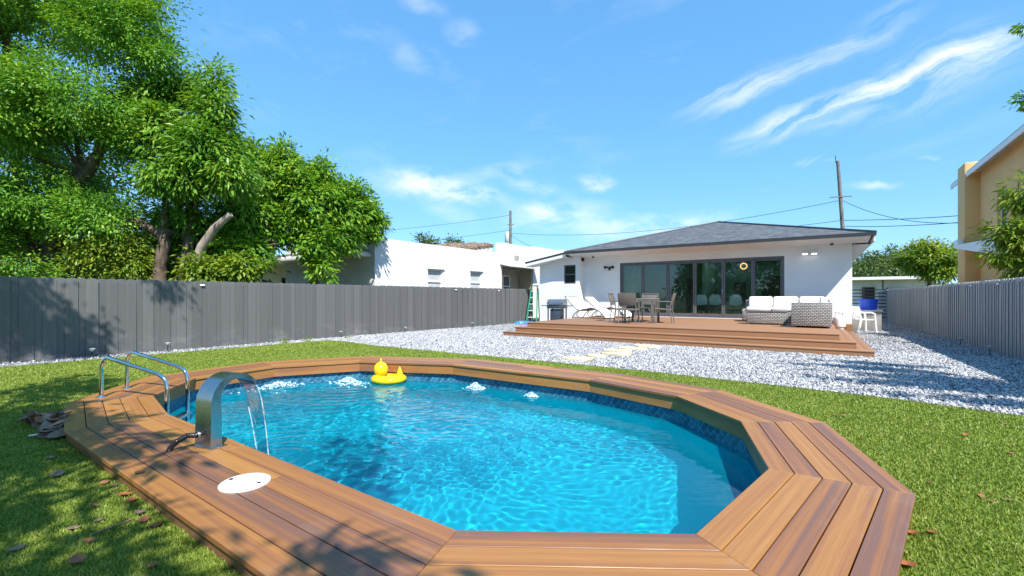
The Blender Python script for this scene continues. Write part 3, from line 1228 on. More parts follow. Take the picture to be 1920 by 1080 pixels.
jet('water_splash', -6.30, 4.55, 0.34, 0.18, 0.10, 'widest white splash of churning water at the far left pool wall', 75)
jet('water_splash', -7.0, 3.75, 0.26, 0.45, 0.07, 'broken white water along the pool wall behind the steel spout', 50)
jet('water_splash', -4.35, 5.40, 0.14, 0.10, 0.09, 'small bubbling splash just right of the yellow duck')
jet('water_splash', -3.35, 5.42, 0.10, 0.07, 0.05, 'smallest bubbling splash further right along the far tile band', 40)

# inflatable duck
dk = thing('inflatable_duck', 'yellow inflatable duck ring floating near the far pool wall', 'pool float', gp(729, 716, WATER_Z), R(25))
body = MB()
vs, fs = [], []
for i in range(32):
    a = 2 * PI * i / 32
    for k in range(14):
        b = 2 * PI * k / 14
        rr = 0.180 + 0.098 * math.cos(b)
        vs.append((rr * math.cos(a) * 1.06, rr * math.sin(a), 0.055 + 0.072 * math.sin(b)))
for i in range(32):
    for k in range(14):
        fs.append((i * 14 + k, ((i + 1) % 32) * 14 + k, ((i + 1) % 32) * 14 + (k + 1) % 14, i * 14 + (k + 1) % 14))
body.raw(vs, fs, True)
body.lathe([(0.12, 0.06), (0.08, 0.085), (0.001, 0.09)], n=20)
body.build('ring', M['yellow_vinyl'], dk)
MB().sphere((-0.14, 0.0, 0.208), (0.118, 0.118, 0.122), 24, 16).build('head', M['yellow_vinyl'], dk)
MB().lathe([(0.024, 0.0), (0.012, 0.022), (0.018, 0.034), (0.004, 0.065)], (-0.14, 0.0, 0.322), 10).build('tuft', M['yellow_vinyl'], dk)
MB().sphere((-0.225, 0.08, 0.19), (0.05, 0.045, 0.016), 12, 8).build('bill', M['orange_vinyl'], dk)
MB().lathe([(0.055, 0.0), (0.04, 0.05), (0.006, 0.13)], (0.17, 0.05, 0.125), 10, 1.0, 0.6).build('tail', M['yellow_vinyl'], dk)

# ------------------------------------------------------------------ fences
def board_mesh(w, h, th, mat):
    pts = [(-w / 2, 0), (w / 2, 0), (w / 2, h - 0.055)]
    for i in range(1, 6):
        a = PI * i / 6
        pts.append((w / 2 * math.cos(a), h - 0.055 + 0.055 * math.sin(a)))
    pts.append((-w / 2, h - 0.055))
    n = len(pts)
    vs = [(x, -th / 2, z) for x, z in pts] + [(x, th / 2, z) for x, z in pts]
    # a shallow groove line down each side of the face gives the milled look
    fs = [tuple(range(n)), tuple(range(2 * n - 1, n - 1, -1))]
    for k in range(n):
        k2 = (k + 1) % n
        fs.append((k2, k, n + k, n + k2))
    mb = MB()
    mb.raw(vs, fs)
    if mat == 'fence_shade_lift':
        mb.box((0, 0, h / 2 - 0.03), (w * 0.46, 0.052, h - 0.10))
    for x in (() if mat == 'fence_shade_lift' else (-w * 0.30, -w * 0.1, w * 0.12, w * 0.31)):
        mb.box((x, -th / 2 - 0.001, h / 2 - 0.03), (w * 0.09, 0.007, h - 0.14))
        mb.box((x, th / 2 + 0.001, h / 2 - 0.03), (w * 0.09, 0.007, h - 0.14))
    return mb.mesh('board', M[mat])


def make_fence(name, label, p0, p1, h, mat, pitch=0.15):
    p0, p1 = Vector(p0), Vector(p1)
    L = (p1 - p0).length
    ang = math.atan2(p1.y - p0.y, p1.x - p0.x)
    f = thing(name, label, 'fence', (p0.x, p0.y, 0), ang)
    me = board_mesh(pitch + (0.034 if mat == 'fence' else 0.008), h, 0.016, mat)
    n = int(L / pitch)
    for i in range(n):
        o = bpy.data.objects.new('board', me)
        COL.objects.link(o)
        o.parent = f
        o.location = ((i + 0.5) * pitch, (0.013 if mat == 'fence' else 0.004) * (1 if i % 2 else -1) + rnd.uniform(-0.002, 0.002), rnd.uniform(-0.003, 0.003) - 0.02)
        o.rotation_euler = (rnd.uniform(-0.006, 0.006), rnd.uniform(-0.004, 0.004), rnd.uniform(-0.03, 0.03))
    s = 1 if name == 'left' else -1
    for z in (0.35, h - 0.35):
        MB().box((L / 2, -0.055 if label.startswith('long') else 0.055 * -1, z), (L, 0.05, 0.08)).build('rail', M['fence'], f)
    k = 0.0
    while k < L:
        MB().box((k + 0.05, -0.125, h / 2 - 0.1), (0.085, 0.085, h - 0.1)).build('post', M['fence'], f)
        k += 2.4
    return f


FH = 1.60
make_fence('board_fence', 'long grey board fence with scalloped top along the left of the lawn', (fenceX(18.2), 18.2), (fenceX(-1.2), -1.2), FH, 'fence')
make_fence('board_fence', 'shaded grey board fence along the gravel path on the right', (rfenceX(8.0), 8.0), (rfenceX(31.2), 31.2), FH, 'fence_shade_lift', 0.095)

# ------------------------------------------------------------------ patio deck
pd = thing('patio_deck', 'raised brown timber patio deck with three steps in front of the house', 'patio deck', (0, 0, 0))
TOP = 0.41
DX0, DX1, DY0, DY1 = -7.5, 0.42, 11.86, 17.98
y = DY0 + 0.07
yy = DY0
while yy < DY1 - 0.02:
    w = min(0.14, DY1 - yy)
    o = MB().box((0, 0, 0), (DX1 - DX0, w - 0.005, 0.028), bev=0.004).build('deck_board', M['deck'], pd)
    o.location = ((DX0 + DX1) / 2, yy + w / 2, TOP - 0.014)
    yy += 0.14
for k in range(3):
    zt = TOP - 0.137 * k
    x0, x1, y0 = DX0 - 0.25 * k, DX1 + 0.27 * k, DY0 - 0.30 * k
    # front riser, side riser, and the tread boards of the lower two steps
    o = MB().box((0, 0, 0), (x1 - x0 - 0.03, 0.022, 0.107)).build('riser', M['deck'], pd)
    o.location = ((x0 + x1) / 2, y0 + 0.025, zt - 0.03 - 0.0535)
    for xs in (x0 + 0.02, x1 - 0.02):
        o = MB().box((0, 0, 0), (0.022, 17.6 - y0 if xs > 0 else (5.6 if k == 0 else 0.3), 0.107)).build('side_riser', M['deck'], pd)
        ln = 17.6 - y0 if xs > 0 else (5.6 if k == 0 else 0.3)
        o.location = (xs, y0 + 0.037 + ln / 2, zt - 0.03 - 0.0535)
    if k:
        for q in range(2):
            o = MB().box((0, 0, 0), (x1 - x0, 0.148, 0.028), bev=0.004).build('tread_board', M['deck'], pd)
            o.location = ((x0 + x1) / 2, y0 + 0.075 + 0.151 * q, zt - 0.014)
        px0 = x1 - 0.27
        for q in range(2):
            o = MB().box((0, 0, 0), (0.132, 17.4 - y0 - 0.31, 0.028), bev=0.004).build('side_tread_board', M['deck'], pd)
            o.location = (px0 + 0.068 + 0.135 * q, (17.4 + y0 + 0.31) / 2, zt - 0.014)
o = MB().box((0.60, 17.7, 0.28), (0.30, 0.5, 0.50)).build('end_step', M['deck'], pd)
o = MB().box((0.855, 17.7, 0.17), (0.18, 0.5, 0.34)).build('end_step', M['deck'], pd)
MB().box(((DX0 + DX1) / 2, 14.95, 0.17), (DX1 - DX0 - 0.1, 6.0, 0.36)).build('sub_frame', M['black'], pd)

# ------------------------------------------------------------------ house
house = thing('house', 'white single storey house with hip roof and wide glass doors', 'house', (0, 0, 0))
WY = 18.0
DL, DR, DZ0, DZ1 = -6.78, -0.90, 0.43, 2.62
HX0, HX1 = -8.42, 0.96
WT = 0.2
w = MB()
w.box(((HX0 + DL) / 2, WY + WT / 2, 1.55), (DL - HX0, WT, 3.1))
w.box(((DR + HX1) / 2, WY + WT / 2, 1.55), (HX1 - DR, WT, 3.1))
w.box(((DL + DR) / 2, WY + WT / 2, (DZ1 + 3.1) / 2), (DR - DL, WT, 3.1 - DZ1))
w.box(((DL + DR) / 2, WY + WT / 2, DZ0 / 2), (DR - DL, WT, DZ0 - 0.002))
w.box((HX1 - WT / 2, WY + WT + 4.5, 1.549), (WT, 9, 3.098))
w.box((HX0 + WT / 2, WY + WT + 4.5, 1.549), (WT, 9, 3.098))
w.box(((HX0 + HX1) / 2, WY + WT + 8.9, 1.548), (HX1 - HX0 - 2 * WT, WT, 3.096))
w.build('wall', M['white_wall'], house)
# wing on the left, standing a little forward
WGY = 17.55
WX0, WX1 = -10.40, -8.42
win = (-9.16, -8.60, 1.78, 2.60)
w = MB()
w.box(((WX0 + win[0]) / 2, WGY + 0.1, 1.38), (win[0] - WX0, 0.2, 2.76))
w.box(((WX1 + win[1]) / 2, WGY + 0.1, 1.38), (WX1 - win[1], 0.2, 2.76))
w.box(((win[0] + win[1]) / 2, WGY + 0.1, win[2] / 2), (win[1] - win[0], 0.2, win[2]))
w.box(((win[0] + win[1]) / 2, WGY + 0.1, (win[3] + 2.76) / 2), (win[1] - win[0], 0.2, 2.76 - win[3]))
w.box((WX1 - 0.1, WGY + 0.2 + 0.2, 1.379), (0.2, 0.4, 2.758))
w.box((WX0 + 0.1, WGY + 4.2, 1.379), (0.2, 8, 2.758))
w.raw([(WX0, WGY + 0.003, 2.755), (WX1, WGY + 0.003, 2.755), (WX1, WGY + 0.003, 3.08), (WX0, WGY + 0.003, 2.76),
       (WX0, WGY + 0.2, 2.755), (WX1, WGY + 0.2, 2.755), (WX1, WGY + 0.2, 3.08), (WX0, WGY + 0.2, 2.76)],
      [(0, 1, 2, 3), (7, 6, 5, 4), (1, 5, 6, 2), (2, 6, 7, 3)])
w.build('wing_wall', M['white_wall'], house)
wn = thing('wing_window', None, None, ((win[0] + win[1]) / 2, WGY + 0.06, (win[2] + win[3]) / 2))
wn.name = 'window'
wn.parent = house
ww, wh = win[1] - win[0], win[3] - win[2]
f = MB()
for sx in (-1, 1):
    f.box((sx * (ww / 2 - 0.025), 0, 0), (0.05, 0.07, wh))
for z in (-wh / 2 + 0.025, 0, wh / 2 - 0.025):
    f.box((0, 0, z), (ww - 0.1, 0.07, 0.05))
f.build('frame', M['frame'], wn)
MB().box((0, 0.01, 0), (ww - 0.08, 0.012, wh - 0.08)).build('pane', M['dark_window'], wn)

# folding glass doors, six leaves
edges = [DL + 0.06, -5.84, -4.84, -3.83, -2.83, -1.86, DR - 0.06]
fr = MB()
fr.box((DL + 0.03, WY + 0.08, (DZ0 + DZ1) / 2), (0.06, 0.14, DZ1 - DZ0))
fr.box((DR - 0.03, WY + 0.08, (DZ0 + DZ1) / 2), (0.06, 0.14, DZ1 - DZ0))
fr.box(((DL + DR) / 2, WY + 0.08, DZ1 - 0.035), (DR - DL - 0.12, 0.14, 0.07))
fr.box(((DL + DR) / 2, WY + 0.08, DZ0 + 0.02), (DR - DL - 0.12, 0.14, 0.04))
fr.build('door_frame', M['frame'], house)
for i in range(6):
    a, b = edges[i] + 0.004, edges[i + 1] - 0.004
    z0, z1 = DZ0 + 0.045, DZ1 - 0.075
    dr = bpy.data.objects.new('glass_door', None)
    COL.objects.link(dr)
    dr.parent = house
    dr.location = ((a + b) / 2, WY + 0.08, (z0 + z1) / 2)
    W, H = b - a, z1 - z0
    f = MB()
    st = 0.058
    for sx in (-1, 1):
        f.box((sx * (W / 2 - st / 2), 0, 0), (st, 0.05, H))
    f.box((0, 0, H / 2 - st / 2), (W - 2 * st, 0.05, st))
    f.box((0, 0, -H / 2 + 0.05), (W - 2 * st, 0.05, 0.10))
    f.build('frame', M['frame'], dr)
    MB().box((0, 0.005, 0.02), (W - 2 * st + 0.01, 0.008, H - st - 0.09)).build('pane', M['glass'], dr)
    if i in (3,):
        MB().box((W / 2 - 0.03, -0.045, -0.1), (0.02, 0.03, 0.16), bev=0.006).build('handle', M['chrome'], dr)

# room behind the doors
rm = MB()
RX0, RX1, RY1, RZ1 = -7.9, 0.3, 23.4, 2.92
rm.box(((RX0 + RX1) / 2, RY1, 1.6), (RX1 - RX0, 0.1, 2.7))
rm.box((RX0, (WY + RY1) / 2 + 0.2, 1.6), (0.1, RY1 - WY - 0.6, 2.7))
rm.box((RX1, (WY + RY1) / 2 + 0.2, 1.6), (0.1, RY1 - WY - 0.6, 2.7))
rm.box((-4.0, 21.9, 1.6), (0.12, 2.6, 2.68))
rm.build('room_wall', M['room'], house)
MB().box(((RX0 + RX1) / 2, (WY + RY1) / 2 + 0.12, 0.385), (RX1 - RX0 + 0.1, RY1 - WY - 0.1, 0.06)).build('room_floor', M['room_floor'], house)
MB().box(((RX0 + RX1) / 2, (WY + RY1) / 2 + 0.12, RZ1 + 0.03), (RX1 - RX0 + 0.1, RY1 - WY - 0.1, 0.06)).build('room_ceiling', M['white_wall'], house)
for x, yq in ((-6.0, 20), (-4.8, 20), (-3.4, 19.6), (-2.4, 19.6), (-3.4, 20.8), (-2.4, 20.8), (-1.4, 20.4), (-6.0, 22), (-3.0, 22.2)):
    MB().lathe([(0.06, 0), (0.06, 0.012)], (x, yq, RZ1 - 0.013), 14).build('downlight', M['downlight'], house)
for x, z, ww_, hh in ((-5.9, 1.65, 0.35, 1.1), (-5.15, 1.7, 0.3, 0.8), (-2.95, 1.45, 0.5, 0.9), (-1.6, 1.5, 0.9, 1.3)):
    o = MB().box((x, RY1 - 0.07, z), (ww_, 0.04, hh)).build('framed_picture', M['picture'], None, label=
        {-5.9: 'tall dark picture on the room wall seen through the left glass doors',
         -5.15: 'small dark picture right of the tall picture inside the left doors',
         -2.95: 'dark square picture above the white chairs inside the middle doors',
         -1.6: 'large dark panel hanging in the room behind the right doors'}[x], cat='picture')
cu = MB()
for i in range(14):
    cu.box((-6.62 + i * 0.05, 18.45 + 0.03 * (i % 2), 1.55), (0.055, 0.03, 2.2), rz=0.5 * (1 if i % 2 else -1))
cu.build('curtain', M['curtain'], None, label='pale green curtain inside the leftmost glass door', cat='curtain')
# dining furniture in the room
dt = thing('dining_table', 'long dark dining table inside the house behind the glass doors', 'table', (-3.0, 20.4, 0.415))
MB().box((0, 0, 0.72), (2.6, 0.95, 0.05), bev=0.01).build('tabletop', M['dark_wood'], dt)
for sx in (-1, 1):
    for sy in (-1, 1):
        MB().box((sx * 1.15, sy * 0.38, 0.35), (0.08, 0.08, 0.69)).build('leg', M['dark_wood'], dt)


def shell_chair(label, loc, rz):
    t = thing('shell_chair', label, 'chair', loc, rz, 'white shell chairs round the indoor table')
    vs, fs = [], []
    prof = [(-0.20, 0.46), (-0.10, 0.43), (0.08, 0.43), (0.17, 0.46), (0.215, 0.54), (0.235, 0.66), (0.25, 0.80), (0.262, 0.88)]
    wd = [0.20, 0.225, 0.235, 0.235, 0.235, 0.23, 0.20, 0.12]
    for lay in (0, 0.012):
        for (yv, z), w_ in zip(prof, wd):
            for k in range(7):
                x = -1 + 2 * k / 6
                vs.append((x * w_, yv + lay - 0.05 * x * x * (z > 0.5), z + 0.06 * x * x * (z < 0.5) - lay))
    n = len(prof)
    for lay in range(2):
        for i in range(n - 1):
            for k in range(6):
                q = lay * n * 7 + i * 7 + k
                fs.append((q, q + 1, q + 8, q + 7) if lay else (q + 7, q + 8, q + 1, q))
    MB().raw(vs, fs, True).build('shell', M['shell'], t)
    for sx in (-1, 1):
        for sy in (-1, 1):
            MB().tube([(sx * 0.10, sy * 0.08, 0.43), (sx * 0.20, sy * 0.19, 0)], 0.011, 6).build('leg', M['dark_wood'], t)
    return t


c0 = shell_chair('leftmost white shell chair at the indoor dining table', (-3.95, 19.75, 0.415), PI + 0.25)
dup(c0, (-3.35, 19.75, 0.415), PI - 0.1, 'white shell chair second from the left behind a door stile')
dup(c0, (-2.62, 19.75, 0.415), PI, 'white shell chair in the middle of the centre door pane')
dup(c0, (-1.72, 20.1, 0.415), PI * 0.5 + PI, 'white shell chair at the right end of the indoor table, side on')
rl = thing('ring_lamp', 'glowing ring pendant lamp hanging behind the right glass doors', 'pendant lamp', (-2.32, 19.4, 2.40))
vs = [(0.11 * math.cos(2 * PI * i / 28), 0.0, 0.11 * math.sin(2 * PI * i / 28)) for i in range(29)]
MB().tube(vs, 0.02, 8, False).build('ring', M['lamp'], rl)
MB().tube([(0, 0, 0.13), (0, 0, 0.5)], 0.004, 6).build('cord', M['black'], rl)

# roof: hip with four slopes and a rake over the wing
EX0, EX1, EY0, EY1, EZ = -8.85, 1.46, 17.0, 28.2, 3.12
RZ = 4.62
MX = (EX0 + EX1) / 2
RA, RB = (MX, EY0 + 5.2), (MX, EY1 - 5.2)


def roof_poly(pts, name):
    me = bpy.data.meshes.new(name)
    n = len(pts)
    top = [Vector(p) for p in pts]
    nr = (top[1] - top[0]).cross(top[2] - top[0]).normalized()
    if nr.z < 0:
        top.reverse()
        nr = -nr
    vs = [tuple(p) for p in top] + [tuple(p - Vector((0, 0, 0.05))) for p in top]
    fs = [tuple(range(n)), tuple(range(2 * n - 1, n - 1, -1))] + [(k, n + k, n + (k + 1) % n, (k + 1) % n) for k in range(n)]
    me.from_pydata(vs, [], fs)
    uv = me.uv_layers.new(name='UVMap')
    hx = Vector((nr.y, -nr.x, 0)).normalized() if Vector((nr.x, nr.y)).length > 1e-4 else Vector((1, 0, 0))
    up = nr.cross(hx)
    for p in me.polygons:
        for li in p.loop_indices:
            co = me.vertices[me.loops[li].vertex_index].co
            uv.data[li].uv = (co.dot(hx), co.dot(up))
    me.materials.append(M['shingle'])
    o = bpy.data.objects.new(name, me)
    COL.objects.link(o)
    o.parent = house
    return o


A, B, C, D = (EX0, EY0, EZ), (EX1, EY0, EZ), (EX1, EY1, EZ), (EX0, EY1, EZ)
P, Q = (*RA, RZ), (*RB, RZ)
roof_poly([A, B, P], 'roof_slope')
roof_poly([B, C, Q, P], 'roof_slope')
roof_poly([C, D, Q], 'roof_slope')
roof_poly([D, A, P, Q], 'roof_slope')
roof_poly([(-10.86, EY0 + 0.06, 2.74), (EX0 + 0.3, EY0 + 0.06, 3.13), (EX0 + 0.3, 27, 3.13), (-10.86, 27, 2.74)], 'roof_slope')
# ridge caps
cap = MB()
for p, q in ((A, P), (B, P), (P, Q)):
    cap.tube([Vector(p) + Z3 * 0.01, Vector(q) + Z3 * 0.01], 0.05, 6)
cap.build('ridge_cap', M['black_trim'], house)
fa = MB()
fa.box((MX, EY0 - 0.012, EZ - 0.035), (EX1 - EX0 + 0.02, 0.02, 0.10))
fa.box((EX1 + 0.012, (EY0 + EY1) / 2, EZ - 0.03), (0.02, EY1 - EY0, 0.085))
fa.box((EX0 - 0.012, EY0 + 0.6, EZ - 0.03), (0.02, 1.2, 0.085))
sl = math.atan2(0.39, 2.31)
fa.box(((-10.86 + EX0 + 0.3) / 2 - 0.15, EY0 + 0.045, 2.918), (2.06, 0.02, 0.06), ry=-sl)
fa.build('drip_edge', M['black_trim'], house)
ft = MB()
MB().box((EX1 - 0.022, (EY0 + EY1) / 2, EZ - 0.165), (0.03, EY1 - EY0 - 0.08, 0.18)).build('side_fascia', M['white_trim'], house)
ft.box(((-10.80 + EX0 + 0.3) / 2 - 0.15, EY0 + 0.07, 2.815), (2.04, 0.03, 0.13), ry=-sl)
ft.build('fascia', M['white_trim'], house)
so = MB()
so.box((MX - 0.03, (EY0 + WY) / 2 + 0.02, EZ - 0.14), (EX1 - EX0 - 0.14, WY - EY0 - 0.03, 0.02), rx=R(-6))
so.box(((HX1 + EX1) / 2 - 0.01, (WY + EY1) / 2, EZ - 0.247), (EX1 - HX1 - 0.06, EY1 - WY - 0.06, 0.02))
so.box(((-10.8 + EX0) / 2, EY0 + 0.4, 2.74), (2.02, 0.66, 0.02), ry=-sl)
so.build('soffit', M['white_trim'], house)

# small fixtures under the eaves
fl_ = thing('flood_light', 'white twin head flood light on the wall right of the doors', 'flood light', (-0.18, WY - 0.005, 2.62))
MB().box((0, -0.02, 0.05), (0.12, 0.04, 0.12), bev=0.01).build('mount', M['white_plastic'], fl_)
for sx in (-1, 1):
    MB().box((sx * 0.13, -0.09, 0.05), (0.17, 0.08, 0.085), rx=R(-20), bev=0.012).build('lamp_head', M['white_plastic'], fl_)
    MB().box((sx * 0.13, -0.115, 0.012), (0.14, 0.05, 0.008), rx=R(-20)).build('lens', M['flood'], fl_)
wl = thing('wall_lamp', 'black twin spot lamp on the white wall left of the doors', 'wall lamp', (-7.22, WY - 0.005, 2.42))
MB().box((0, -0.02, 0.02), (0.09, 0.04, 0.09), bev=0.008).build('mount', M['black'], wl)
for sx in (-1, 1):
    MB().tube([(sx * 0.05, -0.04, 0.03), (sx * 0.13, -0.10, 0.04), (sx * 0.2, -0.15, 0.03)], [0.02, 0.05, 0.06], 10).build('lamp_head', M['black'], wl)
MB().sphere((0, -0.06, -0.06), 0.045, 10, 8).build('sensor', M['black'], wl)
for (x, lab) in ((-7.85, 'small black dome camera under the eave above the loungers'), (0.42, 'small black dome camera under the eave near the right corner')):
    cm = thing('security_camera', lab, 'camera', (x, WY - 0.30, EZ - 0.176))
    MB().lathe([(0.06, -0.02), (0.06, 0)], n=14).build('base', M['white_plastic'], cm)
    MB().sphere((0, 0, -0.035), (0.055, 0.055, 0.05), 12, 8).build('dome', M['black'], cm)

# ------------------------------------------------------------------ patio furniture
def patio_chair(label, loc, rz):
    """faces +Y"""
    t = thing('patio_chair', label, 'chair', loc, rz, 'grey sling chairs round the patio table')
    for sx in (-1, 1):
        MB().tube([(sx * 0.25, 0.24, 0), (sx * 0.25, 0.22, 0.44), (sx * 0.25, 0.22, 0.63), (sx * 0.25, 0.17, 0.655), (sx * 0.25, -0.22, 0.65)], 0.016, 8).build('front_leg', M['chair_frame'], t)
        MB().tube([(sx * 0.25, -0.26, 0), (sx * 0.25, -0.20, 0.42), (sx * 0.25, -0.23, 0.65), (sx * 0.25, -0.30, 0.90)], 0.017, 8).build('rear_leg', M['chair_frame'], t)
    fr_ = MB()
    for p, q in (((-0.25, 0.22, 0.43), (0.25, 0.22, 0.43)), ((-0.25, -0.2, 0.41), (0.25, -0.2, 0.41)), 
                 ((-0.25, 0.22, 0.43), (-0.25, -0.2, 0.41)), ((0.25, 0.22, 0.43), (0.25, -0.2, 0.41))):
        fr_.tube([p, q], 0.015, 8)
    fr_.build('frame', M['chair_frame'], t)
    MB().tube([(-0.25, -0.30, 0.90), (0.25, -0.30, 0.90)], 0.015, 8).build('top_rail', M['chair_frame'], t)
    MB().box((0, 0.01, 0.425), (0.47, 0.44, 0.012), rx=R(2), bev=0.004).build('seat', M['sling'], t)
    MB().box((0, -0.262, 0.71), (0.47, 0.012, 0.36), rx=R(15), bev=0.004).build('backrest', M['sling'], t)
    return t


ch = patio_chair('grey sling chair with its back to the pool, in front of the patio table', (-4.62, 13.02, TOP), R(6))
dup(ch, (-3.84, 13.95, TOP), R(97), 'grey sling chair on the right side of the patio table')
dup(ch, (-5.22, 13.85, TOP), R(-85), 'grey sling chair on the left of the patio table, mostly hidden')
dup(ch, (-4.6, 14.75, TOP), R(182), 'grey sling chair behind the patio table, next to the glass doors')
tb = thing('patio_table', 'square grey metal patio table among four sling chairs', 'table', (-4.5, 13.85, TOP), R(3))
for i in range(7):
    MB().box((-0.39 + i * 0.13, 0, 0.735), (0.12, 0.9, 0.025)).build('slat', M['table_top'], tb)
ap = MB()
for s_ in (-1, 1):
    ap.box((s_ * 0.43, 0, 0.69), (0.03, 0.9, 0.06))
    ap.box((0, s_ * 0.43, 0.69), (0.82, 0.03, 0.06))
ap.build('apron', M['chair_frame'], tb)
for sx in (-1, 1):
    for sy in (-1, 1):
        MB().box((sx * 0.41, sy * 0.41, 0.33), (0.055, 0.055, 0.66)).build('leg', M['chair_frame'], tb)


def lounger(label, loc, rz):
    """head at -X, foot at +X"""
    t = thing('sun_lounger', label, 'sun lounger', loc, rz, 'white sun loungers on the patio deck')
    prof = [(-0.98, 0.80), (-0.62, 0.50), (-0.40, 0.335), (-0.22, 0.29), (0.0, 0.33), (0.25, 0.385), (0.48, 0.36), (0.70, 0.25), (0.86, 0.10), (0.92, 0.03)]
    path = [Vector((x, 0, z)) for x, z in prof]
    MB().raw(*strip(path, 0.62, 0.012, Vector((0, 1, 0))), True).build('sling', M['white_sling'], t)
    for s_ in (-1, 1):
        MB().tube([p + Vector((0, s_ * 0.325, 0)) for p in path], 0.017, 8).build('side_rail', M['black'], t)
        MB().tube([(-0.62, s_ * 0.325, 0.0), (-0.52, s_ * 0.325, 0.14), (-0.36, s_ * 0.325, 0.26), (-0.1, s_ * 0.325, 0.335), (0.1, s_ * 0.325, 0.35)], 0.016, 8).build('curved_leg', M['black'], t)
        MB().tube([(-0.30, s_ * 0.325, 0.28), (-0.42, s_ * 0.325, 0.12), (-0.30, s_ * 0.325, 0.04)], 0.012, 8).build('brace', M['black'], t)
    b_ = MB()
    for x, z in ((-0.62, 0.0), (-0.98, 0.80), (-0.2, 0.27), (0.25, 0.36), (0.92, 0.03)):
        b_.tube([(x, -0.325, z + 0.012), (x, 0.325, z + 0.012)], 0.013, 8)
    b_.build('cross_bar', M['black'], t)
    return t


l0 = lounger('white sling sun lounger on the deck edge nearest the grill', (-7.0, 15.55, TOP), R(-14))
dup(l0, (-6.75, 16.75, TOP), R(-10), 'white sling sun lounger behind, against the house wall left of the doors')

# wicker corner sofa in two modules and a coffee table
sf = thing('corner_sofa', 'grey wicker corner sofa with white cushions on the deck', 'sofa', (0, 0, TOP))
b_ = MB()
b_.box((-0.80, 16.45, 0.20), (2.30, 0.84, 0.30), bev=0.015)
b_.box((-0.80, 16.88, 0.39), (2.30, 0.10, 0.62), bev=0.02)
b_.box((-1.93, 16.45, 0.24), (0.08, 0.80, 0.36), bev=0.02)
b_.build('back_section', M['wicker'], sf)
b_ = MB()
b_.box((-0.10, 14.9, 0.20), (0.82, 2.20, 0.30), bev=0.015)
b_.box((0.29, 14.9, 0.37), (0.09, 2.34, 0.58), bev=0.02)
b_.build('side_section', M['wicker'], sf)
MB().box((-0.105, 13.76, 0.35), (0.86, 0.10, 0.60), bev=0.02).build('end_panel', M['wicker'], sf)
for x in (-1.50, -0.80):
    MB().box((x, 16.36, 0.42), (0.68, 0.70, 0.13), bev=0.04).build('seat_cushion', M['cushion'], sf)
    MB().box((x, 16.72, 0.63), (0.68, 0.16, 0.36), rx=R(-10), bev=0.06).build('back_cushion', M['cushion'], sf)
MB().box((-0.10, 16.72, 0.63), (0.66, 0.16, 0.36), rx=R(-10), bev=0.06).build('back_cushion', M['cushion'], sf)
for y_ in (14.2, 14.95, 15.7):
    MB().box((-0.12, y_, 0.42), (0.72, 0.72, 0.13), bev=0.04).build('seat_cushion', M['cushion'], sf)
    MB().box((0.15, y_, 0.63), (0.16, 0.70, 0.32), ry=R(10), bev=0.06).build('back_cushion', M['cushion'], sf)
ft_ = MB()
for x, y_ in ((-1.9, 16.1), (-1.9, 16.8), (-0.46, 13.78), (0.26, 13.78), (0.26, 16.8), (-0.46, 15.9)):
    ft_.box((x, y_, 0.025), (0.06, 0.06, 0.05))
ft_.build('feet', M['frame'], sf)
ct = thing('coffee_table', 'low grey wicker coffee table in front of the white sofa', 'table', (-1.18, 14.95, TOP), R(2))
MB().box((0, 0, 0.20), (1.00, 0.55, 0.32), bev=0.015).build('base', M['wicker'], ct)
MB().box((0, 0, 0.372), (1.03, 0.58, 0.025), bev=0.008).build('top', M['wicker'], ct)
for sx in (-1, 1):
    for sy in (-1, 1):
        MB().box((sx * 0.45, sy * 0.23, 0.02), (0.06, 0.06, 0.04)).build('foot', M['frame'], ct)

# grill
g = thing('gas_grill', 'dark blue-grey gas grill on legs beside the patio deck', 'grill', (-8.85, 16.35, 0), R(6))
MB().box((0, 0, 0.42), (0.46, 0.40, 0.58), bev=0.01).build('cabinet', M['grill'], g)
for sx in (-1, 1):
    for sy in (-1, 1):
        MB().box((sx * 0.31, sy * 0.22, 0.37), (0.04, 0.04, 0.74)).build('leg', M['black'], g)
MB().box((0, 0, 0.80), (0.72, 0.52, 0.14), bev=0.015).build('firebox', M['grill'], g)
hood = MB()
pts = [(-0.26, 0.875), (-0.27, 0.98), (-0.16, 1.10), (0.10, 1.12), (0.24, 1.04), (0.26, 0.875)]
vs = [(sx * 0.35, y_, z) for sx in (-1, 1) for y_, z in pts]
n = len(pts)
hood.raw(vs, [tuple(range(n - 1, -1, -1)), tuple(range(n, 2 * n))] + [(k, (k + 1) % n, n + (k + 1) % n, n + k) for k in range(n)])
hood.build('hood', M['grill_light'], g)
MB().tube([(-0.24, -0.31, 0.95), (0.24, -0.31, 0.95)], 0.014, 8).build('handle', M['chrome'], g)
MB().box((-0.50, 0, 0.845), (0.27, 0.42, 0.03), bev=0.006).build('side_shelf', M['grill'], g)
MB().box((0.50, 0, 0.845), (0.27, 0.42, 0.03), bev=0.006).build('side_shelf', M['grill'], g)
for x in (-0.18, 0.0, 0.18):
    MB().tube([(x, -0.26, 0.80), (x, -0.295, 0.80)], 0.026, 10).build('knob', M['chrome'], g)
for sx in (-1, 1):
    MB().tube([(sx * 0.33, 0.22, 0.07), (sx * 0.37, 0.22, 0.07)], 0.07, 14).build('wheel', M['black'], g)

